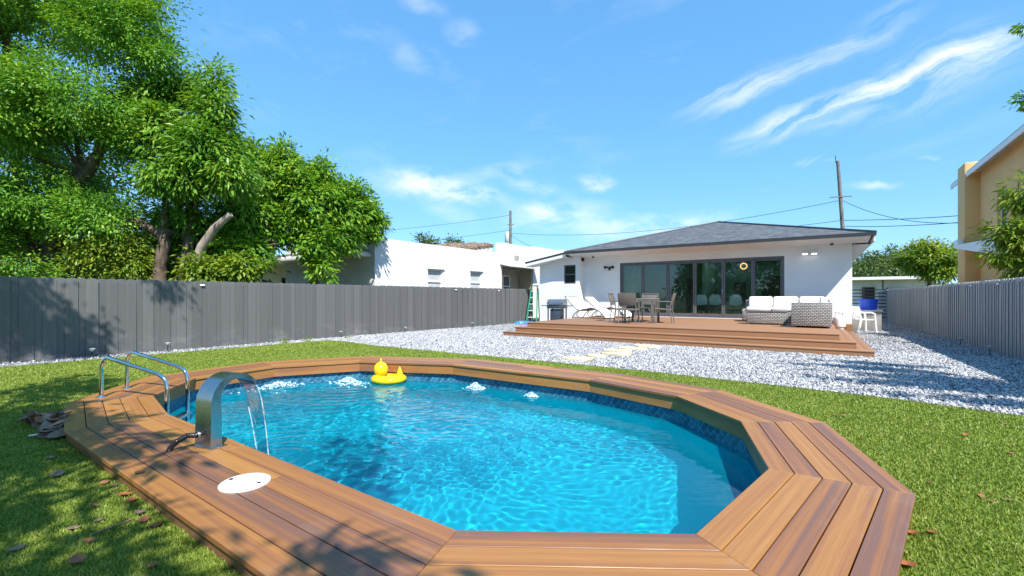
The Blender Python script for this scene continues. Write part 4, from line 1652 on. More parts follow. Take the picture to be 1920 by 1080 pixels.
# propane tank
pt = thing('propane_tank', 'white propane tank with collar handle behind the wicker sofa', 'gas tank', (0.57, 16.2, TOP - 0.137))
MB().lathe([(0.10, 0.0), (0.10, 0.03), (0.145, 0.07), (0.15, 0.12), (0.15, 0.28), (0.14, 0.33), (0.10, 0.37), (0.03, 0.385)], n=20).build('body', M['white_plastic'], pt)
for k in range(3):
    a = 2 * PI * k / 3 + 0.4
    MB().box((0.085 * math.cos(a), 0.085 * math.sin(a), 0.42), (0.02, 0.06, 0.11), rz=a).build('collar_post', M['white_plastic'], pt)
MB().tube([(0.095 * math.cos(2 * PI * k / 18), 0.095 * math.sin(2 * PI * k / 18), 0.48) for k in range(19)], 0.012, 8, False).build('collar_ring', M['white_plastic'], pt)
MB().tube([(0, 0, 0.385), (0, 0, 0.46)], 0.022, 8).build('valve', M['black'], pt)

# white plastic chair, cabinet, tub by the side path
pc = thing('plastic_chair', 'white moulded plastic armchair on the gravel by the house corner', 'chair', (1.33, 19.3, 0.015), R(-62))
for sx in (-1, 1):
    MB().tube([(sx * 0.26, 0.24, 0), (sx * 0.24, 0.22, 0.42), (sx * 0.25, 0.20, 0.62), (sx * 0.25, 0.10, 0.66), (sx * 0.25, -0.18, 0.66)], [0.035, 0.03, 0.028, 0.03, 0.03], 8).build('front_leg', M['white_plastic'], pc)
    MB().tube([(sx * 0.25, -0.30, 0), (sx * 0.23, -0.22, 0.42), (sx * 0.22, -0.27, 0.82)], [0.035, 0.032, 0.025], 8).build('rear_leg', M['white_plastic'], pc)
MB().box((0, 0.0, 0.42), (0.48, 0.46, 0.03), bev=0.012).build('seat', M['white_plastic'], pc)
bk = MB()
for i in range(5):
    bk.box((-0.17 + i * 0.085, -0.245, 0.63), (0.055, 0.016, 0.36), rx=R(8))
bk.box((0, -0.272, 0.83), (0.46, 0.025, 0.08), rx=R(8), bev=0.01)
bk.build('backrest', M['white_plastic'], pc)
cb = thing('block_cabinet', 'grey concrete block counter with pale top beside the side path', 'counter', (1.47, 20.5, 0))
MB().box((0, 0, 0.345), (0.86, 0.60, 0.69), bev=0.01).build('body', M['concrete'], cb)
MB().box((0, 0, 0.715), (0.94, 0.68, 0.05), bev=0.008).build('top_slab', M['slab'], cb)
tu = thing('storage_tub', 'bright blue plastic storage tub on the grey block counter', 'tub', (1.56, 20.5, 0.74))
MB().lathe([(0.22, 0.0), (0.24, 0.03), (0.285, 0.36), (0.30, 0.365), (0.305, 0.39), (0.27, 0.39), (0.23, 0.05), (0.001, 0.04)], n=24, sy=0.8).build('body', M['blue_plastic'], tu)
for s_ in (-1, 1):
    MB().box((s_ * 0.31, 0, 0.35), (0.04, 0.14, 0.03), bev=0.01).build('handle', M['blue_plastic'], tu)

# black slatted gate across the side path
gt = thing('metal_gate', 'black metal gate with horizontal bars at the end of the side path', 'gate', (1.0, 28.6, 0))
for x in (0.04, 1.0, 1.9):
    MB().box((x, 0, 0.83), (0.07, 0.07, 1.66)).build('post', M['black'], gt)
for i in range(9):
    MB().box((0.97, 0, 0.2 + i * 0.17), (1.86, 0.03, 0.05)).build('bar', M['black'], gt)

# step ladder between fence and house, blue tarp at its foot
sl_ = thing('step_ladder', 'green step ladder with pale rungs leaning between fence and house', 'ladder', (-10.72, 17.35, 0), R(8))
for s_ in (-1, 1):
    MB().box((s_ * 0.20, 0.18, 0.86), (0.05, 0.03, 1.78), rx=R(-12), ry=R(s_ * -4)).build('front_rail', M['green_ladder'], sl_)
    MB().box((s_ * 0.19, 0.42, 0.80), (0.04, 0.025, 1.60), rx=R(6)).build('rear_rail', M['green_ladder'], sl_)
for i in range(5):
    z = 0.28 + i * 0.30
    MB().box((0, 0.18 + (z - 0.86) * 0.21, z), (0.36 - 0.03 * i, 0.09, 0.03)).build('rung', M['white_trim'], sl_)
MB().box((0, 0.40, 1.72), (0.32, 0.16, 0.04)).build('top_cap', M['green_ladder'], sl_)
tp = MB()
r3 = random.Random(3)
vs, fs = [], []
for i in range(9):
    for k in range(7):
        e = min(i, 8 - i, k, 6 - k)
        vs.append((-11.0 + i * 0.11 + r3.uniform(-.02, .02), 16.25 + k * 0.11 + r3.uniform(-.02, .02), 0.03 + (r3.uniform(0.03, 0.13) if e > 0 else 0)))
for i in range(8):
    for k in range(6):
        fs.append((i * 7 + k, i * 7 + 7 + k, i * 7 + 8 + k, i * 7 + k + 1))
tp.raw(vs, fs)
tp.build('crumpled_tarp', M['blue_tarp'], None, label='crumpled blue tarp on the gravel at the foot of the green ladder', cat='tarp')

# stepping stones
ORD = ['nearest the lawn', 'second from the lawn', 'third from the lawn', 'fourth from the lawn', 'second from the deck steps', 'touching the deck steps']
for si, (x, y_, a, b, rz_) in enumerate(((-3.75, 7.72, 0.62, 0.34, 0.1), (-3.62, 8.3, 0.40, 0.3, -0.1), (-3.40, 8.82, 0.6, 0.30, 0.15), (-3.55, 9.35, 0.62, 0.3, 0.0), (-3.45, 9.95, 0.66, 0.34, 0.12), (-3.3, 10.55, 0.6, 0.36, -0.08))):
    pl = []
    for k in range(10):
        an = 2 * PI * k / 10
        rr = 1 + rnd.uniform(-0.14, 0.14)
        pl.append((a / 2 * rr * math.copysign(abs(math.cos(an)) ** 0.7, math.cos(an)), b / 2 * rr * math.copysign(abs(math.sin(an)) ** 0.7, math.sin(an))))
    o = MB().prism(pl, 0, 0.05, 0.012).build('stepping_stone', M['limestone'], None,
        label='pale yellow stepping stone in the gravel, ' + ORD[si], cat='stepping stone', group='stepping stones across the gravel')
    o.location = (x, y_, 0.005)
    o.rotation_euler = (rnd.uniform(-.03, .03), rnd.uniform(-.03, .03), rz_)


# solar path lights along both fences
def path_light(loc, label, tilt):
    t = thing('path_light', label, 'path light', loc, 0, 'small solar path lights along the fences')
    MB().tube([(0, 0, 0), (tilt * 0.2, 0, 0.15)], 0.009, 6).build('stake', M['black'], t)
    MB().lathe([(0.02, 0.15), (0.05, 0.19), (0.055, 0.20), (0.02, 0.21)], (tilt * 0.2, 0, 0), 12).build('lamp_head', M['grey_can'], t)
    return t


p0 = None
for (x, y_, lab, tl) in ((fenceX(2.6) + 0.35, 2.6, 'tilted solar path light by the left fence nearest the pool ladder', 0.5),
                         (fenceX(3.85) + 0.3, 3.85, 'solar path light at the left fence above the steel spout', 0.0),
                         (fenceX(8.0) + 0.3, 8.0, 'pale path light at the fence where lawn and gravel meet', -0.2),
                         (fenceX(10.3) + 0.3, 10.3, 'dark path light in the gravel below the two windows of the neighbour', 0.15),
                         (fenceX(13.6) + 0.3, 13.6, 'path light at the left fence furthest from the pool, near the deck', 0.0),
                         (rfenceX(15.3) - 0.25, 15.3, 'path light at the right fence beyond the leaf litter', 0.1),
                         (rfenceX(13.0) - 0.3, 13.0, 'path light at the right fence nearest the lawn', 0.0)):
    p0 = path_light((x, y_, 0), lab, tl)
for (x, y_, lab) in ((fenceX(4.6) + 0.03, 4.6, 'white solar clip light on the left fence below the forked trunks'),
                     (fenceX(13.0) + 0.03, 13.0, 'white clip light on the left fence below the first neighbour window'),
                     (fenceX(15.6) + 0.03, 15.6, 'white clip light on the left fence below the second neighbour window'),
                     (rfenceX(15.4) - 0.03, 15.4, 'white clip light on the right fence under the overhanging leaves'),
                     (rfenceX(13.6) - 0.03, 13.6, 'white clip light on the right fence nearest the frame edge')):
    t = thing('fence_light', lab, 'fence light', (x, y_, FH - 0.12), 0, 'small clip lights on the fences')
    MB().box((0, 0, 0), (0.035, 0.10, 0.04), bev=0.008).build('body', M['white_plastic'], t)
    MB().box((0, 0, 0.023), (0.028, 0.08, 0.004)).build('solar_panel', M['black'], t)

# ------------------------------------------------------------------ neighbours
nb = thing('neighbour_house', 'white flat-roofed house with parapet behind the left fence', 'house', (0, 0, 0))


def nbX(y_):
    return -13.95 + (y_ - 11.2) * 0.05


def slab_yz(mb, y0, y1, z0, z1, th=0.25, dx=0.0):
    mb.raw([(nbX(y0) + dx, y0, z0), (nbX(y1) + dx, y1, z0), (nbX(y1) + dx, y1, z1), (nbX(y0) + dx, y0, z1),
            (nbX(y0) + dx - th, y0, z0), (nbX(y1) + dx - th, y1, z0), (nbX(y1) + dx - th, y1, z1), (nbX(y0) + dx - th, y0, z1)],
           [(0, 1, 2, 3), (5, 4, 7, 6), (0, 3, 7, 4), (1, 5, 6, 2), (3, 2, 6, 7), (0, 4, 5, 1)])


w = MB()
nwin = [(13.9, 14.8, 1.35, 2.42), (16.6, 17.45, 1.35, 2.45), (23.9, 25.2, 1.35, 2.6)]
ys = [11.2]
alc = (19.0, 21.9)
for q in nwin[:2]:
    slab_yz(w, ys[-1], q[0], 0, 3.48)
    slab_yz(w, q[0], q[1], 0, q[2])
    slab_yz(w, q[0], q[1], q[3], 3.48)
    ys.append(q[1])
slab_yz(w, ys[-1], 18.8, 0, 3.48)
slab_yz(w, 18.8, alc[0], 0, 4.03)
slab_yz(w, alc[0], alc[1], 2.80, 4.03)
slab_yz(w, alc[1], nwin[2][0], 0, 4.1)
slab_yz(w, nwin[2][0], nwin[2][1], 0, nwin[2][2])
slab_yz(w, nwin[2][0], nwin[2][1], nwin[2][3], 4.1)
slab_yz(w, nwin[2][1], 27.2, 0, 4.2)
w.box((-17.2, 11.32, 1.74), (6.0, 0.24, 3.48))
w.box((-17.5, 27.1, 2.05), (8.2, 0.24, 4.1))
w.box((-17.8, 18.92, 3.7), (7.2, 0.24, 0.66))
w.build('wall', M['old_stucco'], nb)
MB().box((-17.8, 15, 3.1), (7.6, 7.4, 0.15)).build('roof', M['slab'], nb)
MB().box((-17.8, 23, 3.2), (7.6, 7.6, 0.15)).build('roof', M['slab'], nb)
w = MB()
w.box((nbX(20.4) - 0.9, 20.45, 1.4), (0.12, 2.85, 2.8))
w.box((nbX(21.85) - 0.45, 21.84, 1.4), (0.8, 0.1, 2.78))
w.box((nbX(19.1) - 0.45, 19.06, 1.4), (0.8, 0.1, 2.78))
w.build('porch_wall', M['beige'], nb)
MB().box((nbX(20.4) + 0.28, 20.4, 2.86), (0.75, 3.1, 0.05), ry=R(12)).build('awning', M['old_stucco'], nb)


def window_yz(y0, y1, z0, z1, xoff, pane, parent, bars=False, xx=None):
    x = (nbX((y0 + y1) / 2) if xx is None else xx) - xoff
    t = bpy.data.objects.new('window', None)
    COL.objects.link(t)
    t.parent = parent
    t.location = (x, (y0 + y1) / 2, (z0 + z1) / 2)
    t.rotation_euler = (0, 0, -0.05 if xx is None else 0)
    W, H = y1 - y0, z1 - z0
    f = MB()
    for s in (-1, 1):
        f.box((0, s * (W / 2 - 0.03), 0), (0.08, 0.06, H))
    for z in (-H / 2 + 0.03, 0.0, H / 2 - 0.03):
        f.box((0, 0, z), (0.08, W - 0.12, 0.06))
    f.build('frame', M['white_trim'], t)
    MB().box((-0.02, 0, 0), (0.015, W - 0.1, H - 0.1)).build('pane', M[pane], t)
    if bars:
        b = MB()
        for i in range(7):
            b.tube([(0.09, -W / 2 + W * i / 6, -H / 2), (0.09, -W / 2 + W * i / 6, H / 2)], 0.02, 5)
        for i in range(5):
            b.tube([(0.10, -W / 2, -H / 2 + H * i / 4), (0.10, W / 2, -H / 2 + H * i / 4)], 0.024, 5)
        b.build('security_bars', M['black'], t)


window_yz(*nwin[0], 0.1, 'blind_window', nb)
window_yz(*nwin[1], 0.1, 'blind_window', nb)
window_yz(*nwin[2], 0.1, 'dark_window', nb, True)
window_yz(20.1, 20.75, 1.2, 2.4, 0.80, 'dark_window', nb)
for q in nwin[:2]:
    MB().box((nbX(q[0] + 0.4) + 0.035, (q[0] + q[1]) / 2, q[3] + 0.03), (0.08, q[1] - q[0] + 0.1, 0.06), rz=-0.05).build('window_hood', M['old_stucco'], nb)
v_ = MB()
v_.box((nbX(20.3) + 0.01, 20.3, 3.33), (0.04, 0.42, 0.26))
v_.build('vent', M['concrete'], nb)
# roof tiles showing above the parapet
for r_ in range(3):
    for i in range(11):
        yq = 15.6 + i * 0.29
        zt = 3.42 + 0.05 * i + r_ * 0.02
        if zt + r_ * 0.1 > 4.0:
            continue
        xq = nbX(yq) - 0.45 - r_ * 0.5
        mb = MB().tube([(xq + 0.25, yq, zt - 0.10 + r_ * 0.06), (xq - 0.3, yq, zt + 0.06 + r_ * 0.06)], [0.11, 0.09], 8)
        mb.build('barrel_tile', M['roof_tile'], nb)
# lower cream wing with a flat eave
wgn = MB()
wing_w = [(-21.7, -20.9, 1.3, 2.15), (-19.4, -18.6, 1.3, 2.3), (-16.6, -15.8, 1.2, 2.35)]
xs = -24.5
for (a, b, z0, z1) in wing_w:
    wgn.box(((xs + a) / 2, 11.9, 1.37), (a - xs, 0.2, 2.74))
    wgn.box(((a + b) / 2, 11.9, z0 / 2), (b - a, 0.2, z0))
    wgn.box(((a + b) / 2, 11.9, (z1 + 2.74) / 2), (b - a, 0.2, 2.74 - z1))
    xs = b
wgn.box(((xs - 14.2) / 2, 11.9, 1.37), (-14.2 - xs, 0.2, 2.74))
wgn.build('wing_wall', M['cream'], nb)
for (a, b, z0, z1) in wing_w:
    t = bpy.data.objects.new('window', None)
    COL.objects.link(t)
    t.parent = nb
    t.location = ((a + b) / 2, 11.9, (z0 + z1) / 2)
    f = MB()
    W, H = b - a, z1 - z0
    for s in (-1, 1):
        f.box((s * (W / 2 - 0.025), 0, 0), (0.05, 0.09, H))
    for z in (-H / 2 + 0.025, 0, H / 2 - 0.025):
        f.box((0, 0, z), (W - 0.1, 0.09, 0.05))
    f.build('frame', M['black'], t)
    MB().box((0, 0.01, 0), (W - 0.1, 0.015, H - 0.1)).build('pane', M['dark_window'], t)
MB().box((-19.4, 11.2, 2.84), (10.4, 1.5, 0.2), bev=0.06).build('eave', M['white_trim'], nb)
MB().box((-19.4, 11.25, 2.99), (10.3, 1.5, 0.10), bev=0.03).build('eave_gravel_stop', M['concrete'], nb)

# yellow two storey house on the right
yh = thing('yellow_house', 'two storey yellow stucco house behind the right fence', 'house', (0, 0, 0))
w = MB()
yw = (20.6, 21.5, 3.5, 4.75)
X0 = 5.02
w.box((X0 + 2.5, (18.7 + yw[0]) / 2, 2.95), (5, yw[0] - 18.7, 5.9))
w.box((X0 + 2.5, (yw[1] + 24.6) / 2, 2.95), (5, 24.6 - yw[1], 5.9))
w.box((X0 + 2.5, (yw[0] + yw[1]) / 2, yw[2] / 2), (5, yw[1] - yw[0], yw[2]))
w.box((X0 + 2.5, (yw[0] + yw[1]) / 2, (yw[3] + 5.9) / 2), (5, yw[1] - yw[0], 5.9 - yw[3]))
w.build('wall', M['yellow'], yh)
MB().box((4.86, 23.9, 3.12), (0.52, 1.0, 6.24), bev=0.05).build('pilaster', M['yellow'], yh)
window_yz(yw[0], yw[1], yw[2], yw[3], -0.12, 'dark_window', yh, False, X0)
rf = MB()
for (y0, y1) in ((17.5, 23.36), (24.44, 25.7)):
    yc = (y0 + y1) / 2
    rf.box((5.5, yc, 5.98), (1.7, y1 - y0, 0.07), ry=R(-8))
rf.build('roof_edge', M['slab'], yh)
fs_ = MB()
for (y0, y1) in ((17.5, 23.36), (24.44, 25.7)):
    fs_.box((4.655, (y0 + y1) / 2, 5.76), (0.035, y1 - y0, 0.16))
fs_.build('fascia', M['white_trim'], yh)
MB().box((7.3, 21.6, 6.3), (3.9, 7.6, 0.5), bev=0.1).build('upper_roof', M['slab'], yh)
cn = MB()
a_, b_2, c_ = (4.30, 23.2), (5.0, 20.6), (5.0, 24.4)
cn.raw([(a_[0], a_[1], 3.02), (b_2[0], b_2[1], 2.50), (c_[0], c_[1], 3.0), (a_[0], a_[1], 3.14), (b_2[0], b_2[1], 3.14), (c_[0], c_[1], 3.14)],
       [(2, 1, 0), (3, 4, 5), (0, 1, 4, 3), (1, 2, 5, 4), (2, 0, 3, 5)])
cn.build('canopy', M['white_trim'], yh)
MB().box((4.42, 23.3, 3.2), (0.16, 0.5, 0.3), bev=0.03).build('parapet_cap', M['white_trim'], yh)

# low pale house far down the side path
lh = thing('far_bungalow', 'low pale flat-roofed house beyond the metal gate', 'house', (0, 0, 0))
MB().box((6.2, 61, 1.45), (6.6, 6, 2.9)).build('wall', M['old_stucco'], lh)
MB().box((6.2, 60.4, 3.05), (7.6, 8, 0.28)).build('roof', M['white_trim'], lh)
MB().box((4.4, 57.9, 1.5), (1.0, 0.2, 1.4)).build('window', M['dark_window'], lh)
MB().box((6.6, 57.9, 1.6), (1.6, 0.2, 1.2)).build('window', M['blind_window'], lh)
MB().box((5.45, 57.0, 1.5), (0.15, 0.15, 2.95)).build('porch_post', M['frame'], lh)

# ------------------------------------------------------------------ utility poles and wires
P1b, P1t = at(958.5, 470, 60), at(957, 395, 60)
P1b.z = 0
P2t = at(1571, 302, 36)
P2b = Vector((P2t.x + 0.7, P2t.y + 0.2, 0))
p = thing('utility_pole', 'wooden utility pole with grey transformer behind the white house', 'utility pole', P1b, 0, 'utility poles')
MB().tube([(0, 0, 0), P1t - P1b], [0.24, 0.17], 10).build('pole', M['pole_wood'], p)
MB().lathe([(0.3, 0), (0.34, 0.05), (0.34, 1.25), (0.28, 1.35)], (-0.55, -0.1, 8.6), 14).build('transformer', M['grey_can'], p)
MB().box((0, -0.1, P1t.z - 1.9), (0.9, 0.1, 0.1), rz=0.4).build('crossarm', M['pole_wood'], p)
p = thing('utility_pole', 'leaning bare utility pole behind the roof of the white house', 'utility pole', P2b, 0, 'utility poles')
MB().tube([(0, 0, 0), P2t - P2b], [0.17, 0.125], 10).build('pole', M['pole_wood'], p)
MB().tube([P2t - P2b + Vector((-0.12, 0, -0.15)), P2t - P2b + Vector((-0.16, 0, 0.45))], 0.03, 6).build('pin', M['black'], p)
MB().box((P2t - P2b) * 0.76 + Vector((0, -0.15, 0)), (1.5, 0.07, 0.07), rz=0.3).build('crossarm', M['pole_wood'], p)


def wire(a, b, sag, label, r=0.02):
    a, b = Vector(a), Vector(b)
    pts = [a.lerp(b, i / 24) - Z3 * (sag * 4 * (i / 24) * (1 - i / 24)) for i in range(25)]
    MB().tube(pts, r, 5).build('overhead_wire', M['black'], None, label=label, cat='wire', group='overhead wires between the poles')


wire(at(1574, 376, 36), P1t - Z3 * 3.0, 1.2, 'overhead wire sagging from the leaning pole to the transformer pole')
wire(at(1580, 413, 36), at(1830, 402, 30), 0.1, 'upper wire from the leaning pole to the yellow house', 0.024)
wire(at(1580, 376, 36), at(1840, 415, 26), 0.7, 'long sagging wire from high on the leaning pole to the yellow house')
wire(at(1580, 424, 36), at(1845, 413, 26), 0.15, 'lower wire from the leaning pole to the yellow house', 0.022)
wire(at(1580, 413, 36), at(1180, 452, 80), 0.3, 'low wire running left from the leaning pole above the dark roof')
wire(P1t - Z3 * 0.6, at(560, 440, 62), 0.5, 'top wire running left from the transformer pole')
wire(P1t - Z3 * 2.6, at(560, 470, 62), 0.4, 'lower wire running left from the transformer pole')
wire(P1t - Z3 * 3.2, at(1040, 470, 34), 0.4, 'service wire dropping from the transformer pole to the white parapet')


# ------------------------------------------------------------------ trees
def leaves(name, clumps, n, size, mat, parent, seed, droop=0.4, long=1.0, sub_r=(0.3, 0.6), per=70, shell=0.55, label=None, kind=None, cat=None):
    """leaf blades in small sprays spread through the volume of the clumps"""
    g_ = np.random.default_rng(seed)
    vol = np.array([(c[3] * c[4] * c[5]) ** (2 / 3) for c in clumps])
    ns = max(1, n // per)
    ci = g_.choice(len(clumps), ns, p=vol / vol.sum())
    C_ = np.array(clumps)[ci]
    dv = g_.normal(size=(ns, 3))
    dv /= np.linalg.norm(dv, axis=1)[:, None]
    rr = g_.uniform(shell, 1.0, ns) ** 0.7
    rr *= 1 + 0.22 * np.sin(dv[:, 0] * 6 + C_[:, 0] * 3) * np.sin(dv[:, 2] * 5 + C_[:, 1] * 3)
    rr *= np.where(g_.random(ns) < 0.10, g_.uniform(1.0, 1.28, ns), 1.0)
    sc_ = C_[:, :3] + dv * C_[:, 3:6] * rr[:, None]
    sr = g_.uniform(*sub_r, ns)
    idx = np.repeat(np.arange(ns), per)
    m = len(idx)
    off = g_.normal(size=(m, 3)) * 0.5
    off[:, 2] *= 0.7
    pos = sc_[idx] + off * sr[idx][:, None]
    ax = off + dv[idx] * 0.6 + g_.normal(size=(m, 3)) * 0.45
    ax[:, 2] -= droop
    ax /= np.linalg.norm(ax, axis=1)[:, None] + 1e-9
    up = np.array([0, 0, 1.0]) + g_.normal(size=(m, 3)) * 0.5 + dv[idx] * 0.5
    sd = np.cross(ax, up)
    sd /= np.linalg.norm(sd, axis=1)[:, None] + 1e-9
    nm = np.cross(sd, ax)
    L = size * g_.uniform(0.65, 1.35, m) * long
    W = size * g_.uniform(0.30, 0.48, m) / math.sqrt(long)
    b0 = pos
    t1 = pos + ax * L[:, None] - np.array([0, 0, 1.0]) * (L * 0.15)[:, None]
    mid = pos + ax * (L * 0.45)[:, None] - nm * (W * 0.22)[:, None]
    l1 = mid - sd * (W / 1)[:, None] * 0.62 + nm * (W * 0.25)[:, None]
    r1 = mid + sd * (W / 1)[:, None] * 0.62 + nm * (W * 0.25)[:, None]
    V = np.stack([b0, l1, t1, r1], 1).reshape(-1, 3)
    F = np.stack([np.arange(m) * 4 + k for k in (0, 3, 2, 0, 2, 1)], 1).reshape(-1, 3)
    tint = np.clip(g_.normal(0.5, 0.17, m) + (g_.normal(0, 0.16, ns))[idx], 0, 1)
    return np_mesh(name, V, F, M[mat], parent, np.repeat(tint, 2), False, label=label, kind=kind, cat=cat), sc_


def tree(name, label, base, trunks, clumps, n, size, mat, seed, bark='bark', group=None, limbs=14, **kw):
    base = Vector(base)
    t = thing(name, label, 'bush' if 'bush' in name else 'tree', base, 0, group)
    cl = [(c[0] - base.x, c[1] - base.y, c[2] - base.z, *c[3:]) for c in clumps]
    _, sc_ = leaves('crown', cl, n, size, mat, t, seed, **kw)
    tr = MB()
    r4 = random.Random(seed)
    ends = []
    for path, r0, r1 in trunks:
        pts = [Vector(q) - base for q in path]
        dense = []
        for i in range(len(pts) - 1):
            for k in range(6):
                q = pts[i].lerp(pts[i + 1], k / 6)
                dense.append(q + Vector((r4.uniform(-1, 1), r4.uniform(-1, 1), 0)) * r0 * 0.10)
        dense.append(pts[-1])
        m_ = len(dense) - 1
        tr.tube(dense, [r0 + (r1 - r0) * (i / m_) ** 0.8 for i in range(m_ + 1)], 9)
        ends += [(dense[int(m_ * f)], r0 + (r1 - r0) * f) for f in (0.55, 0.75, 1.0)]
    for _ in range(limbs):
        tgt = Vector(sc_[r4.randrange(len(sc_))])
        e, re = min(ends, key=lambda q: (q[0] - tgt).length + r4.uniform(0, 1.0))
        mid = e.lerp(tgt, 0.5) + Vector((r4.uniform(-.3, .3), r4.uniform(-.3, .3), r4.uniform(-.1, .4)))
        pts = [e * ((1 - s) ** 2) + mid * (2 * s * (1 - s)) + tgt * (s * s) for s in [i / 8 for i in range(9)]]
        tr.tube(pts, [max(0.012, re * 0.55 * (1 - i / 8.5)) for i in range(9)], 6)
    tr.build('trunk', M[bark], t)
    return t


def cl(u, v, d, rx, rz, ry=None):
    p = at(u, v, d)
    return (p.x, p.y, p.z, rx, ry or rx, rz)


# the big fine-leaved tree at the far left
b1 = at(95, 600, 12.2)
b1.z = 0
tree('shade_tree', 'huge fine-leaved shade tree towering over the left fence', b1,
     [([b1, at(100, 470, 12.2), at(150, 340, 12.0), at(185, 290, 11.8)], 0.26, 0.13),
      ([b1 + Vector((-0.3, 0.2, 0)), at(60, 430, 12.4), at(20, 250, 12.4), at(10, 60, 12.2)], 0.22, 0.08)],
     [cl(60, -40, 12.0, 2.6, 1.7), cl(215, 60, 11.6, 1.25, 0.9), cl(150, 190, 11.4, 1.5, 1.0), cl(20, 210, 11.2, 1.7, 1.2), cl(245, 250, 11.8, 0.8, 0.75),
      cl(-150, 120, 12.0, 2.4, 2.6), cl(60, 370, 11.6, 1.4, 1.0), cl(190, 400, 11.6, 0.9, 0.6), cl(-60, 420, 11.8, 1.5, 1.1), cl(235, -20, 11.8, 0.9, 0.7), cl(290, 100, 11.5, 0.5, 0.45)],
     190000, 0.095, 'leaf_fine', 21, limbs=34, sub_r=(0.2, 0.46), per=90, shell=0.25, droop=0.2)
# broad-leaved tree with forked trunks in the middle
b2 = at(335, 600, 12.4)
b2.z = 0
tree('broadleaf_tree', 'peaked broad-leaved tree with forked trunks behind the left fence', b2,
     [([at(300, 600, 12.0) * 1.0 - Z3 * 0, at(298, 510, 12.0), at(308, 455, 12.0), at(300, 430, 12.0)], 0.17, 0.13),
      ([at(302, 440, 12.0), at(265, 418, 11.9), at(215, 405, 11.9)], 0.13, 0.06),
      ([at(306, 450, 12.0), at(312, 380, 12.1), at(305, 300, 12.2)], 0.11, 0.06),
      ([at(345, 600, 12.3), at(348, 500, 12.3), at(362, 400, 12.3), at(370, 260, 12.3), at(400, 170, 12.2)], 0.20, 0.05)],
     [cl(402, 205, 12.0, 0.42, 0.8), cl(392, 285, 11.8, 0.75, 0.75), cl(325, 255, 12.0, 0.75, 0.7), cl(425, 330, 11.8, 0.6, 0.5), cl(335, 335, 11.9, 0.9, 0.55),
      cl(285, 190, 12.2, 0.6, 0.5), cl(330, 165, 12.4, 0.6, 0.5), cl(430, 275, 12.2, 0.4, 0.4), cl(345, 400, 12.5, 0.5, 0.45), cl(404, 150, 12.1, 0.2, 0.35), cl(372, 420, 12.6, 0.45, 0.4), cl(325, 440, 12.7, 0.4, 0.5), cl(385, 480, 12.9, 0.5, 0.45)],
     27000, 0.135, 'leaf_avocado', 22, limbs=26, sub_r=(0.2, 0.42), per=40, droop=0.6, long=1.25, shell=0.4)
o = MB()
bl = thing('cut_limb_tree', 'pale cut-off limb of a leafless trunk leaning beside the forked tree', 'tree', (b2.x, b2.y, 0))
lp = [at(352, 560, 12.1), at(362, 505, 12.1), at(378, 462, 12.0), at(402, 428, 11.9), at(432, 402, 11.8)]
lp[0].z = 0
MB().tube([q - Vector((b2.x, b2.y, 0)) for q in lp], [0.12, 0.115, 0.11, 0.10, 0.075], 10).build('trunk', M['bark_light'], bl)
# dense mango-like tree in front of the cream wing
b3 = at(590, 600, 15.5)
b3.z = 0
tree('mango_tree', 'dense rounded mango-like tree in front of the cream wing', b3,
     [([b3, at(590, 510, 15.5), at(570, 400, 15.5), at(540, 330, 15.5)], 0.24, 0.1), ([at(590, 530, 15.5), at(630, 430, 15.5), at(650, 380, 15.5)], 0.18, 0.08)],
     [cl(515, 345, 14.8, 1.1, 1.0), cl(585, 385, 15.2, 1.2, 1.15), cl(645, 395, 15.8, 0.95, 0.95), cl(600, 455, 14.8, 0.8, 0.75), cl(495, 425, 14.4, 0.9, 0.8), cl(680, 410, 16.4, 0.7, 0.75),
      cl(475, 300, 14.8, 0.6, 0.6), cl(535, 290, 15.0, 0.42, 0.4), cl(600, 325, 15.4, 0.5, 0.5), cl(660, 365, 16.0, 0.6, 0.55), cl(440, 440, 13.8, 0.7, 0.8), cl(607, 505, 14.4, 0.42, 0.4),
      cl(560, 330, 15.2, 0.6, 0.5), cl(545, 420, 14.6, 0.7, 0.7), cl(640, 440, 15.4, 0.6, 0.5), cl(700, 425, 16.4, 0.4, 0.45), cl(450, 370, 14.2, 0.6, 0.6), cl(455, 400, 13.4, 0.6, 0.6), cl(470, 478, 13.0, 0.6, 0.45), cl(425, 455, 12.9, 0.5, 0.5)],
     50000, 0.15, 'leaf_mango', 23, limbs=24, sub_r=(0.16, 0.34), per=30, droop=0.5, long=1.15, shell=0.45)
# bushes at the fence foot
for (nm, lab, cs, n, sz, mt, sd) in (
        ('bush', 'bright green bush above the fence left of the forked trunks', [cl(215, 470, 12.0, 0.95, 0.55), cl(165, 500, 12.0, 0.6, 0.4), cl(255, 500, 12.0, 0.5, 0.4)], 9000, 0.10, 'leaf_bush', 31),
        ('bush', 'low dark bush at the far left end of the fence', [cl(35, 505, 11.2, 0.65, 0.25), cl(110, 525, 11.6, 0.5, 0.25), cl(-60, 490, 11.2, 0.8, 0.4)], 4500, 0.10, 'leaf_fine', 32),
        ('bush', 'yellow-green spiky bush right of the forked trunks', [cl(415, 500, 13.0, 0.6, 0.45), cl(440, 470, 13.2, 0.5, 0.5), cl(385, 515, 12.0, 0.4, 0.3), cl(372, 500, 11.9, 0.3, 0.25), cl(330, 500, 12.8, 0.35, 0.4), cl(455, 500, 12.4, 0.4, 0.3)], 6400, 0.15, 'leaf_bush', 33)):
    c0_ = cs[0]
    tree(nm, lab, (c0_[0], c0_[1], 0), [([(c0_[0], c0_[1], 0), (c0_[0], c0_[1], c0_[2])], 0.05, 0.02)], cs, n, sz, mt, sd, limbs=8, sub_r=(0.2, 0.4), per=40, shell=0.2, droop=0.5)
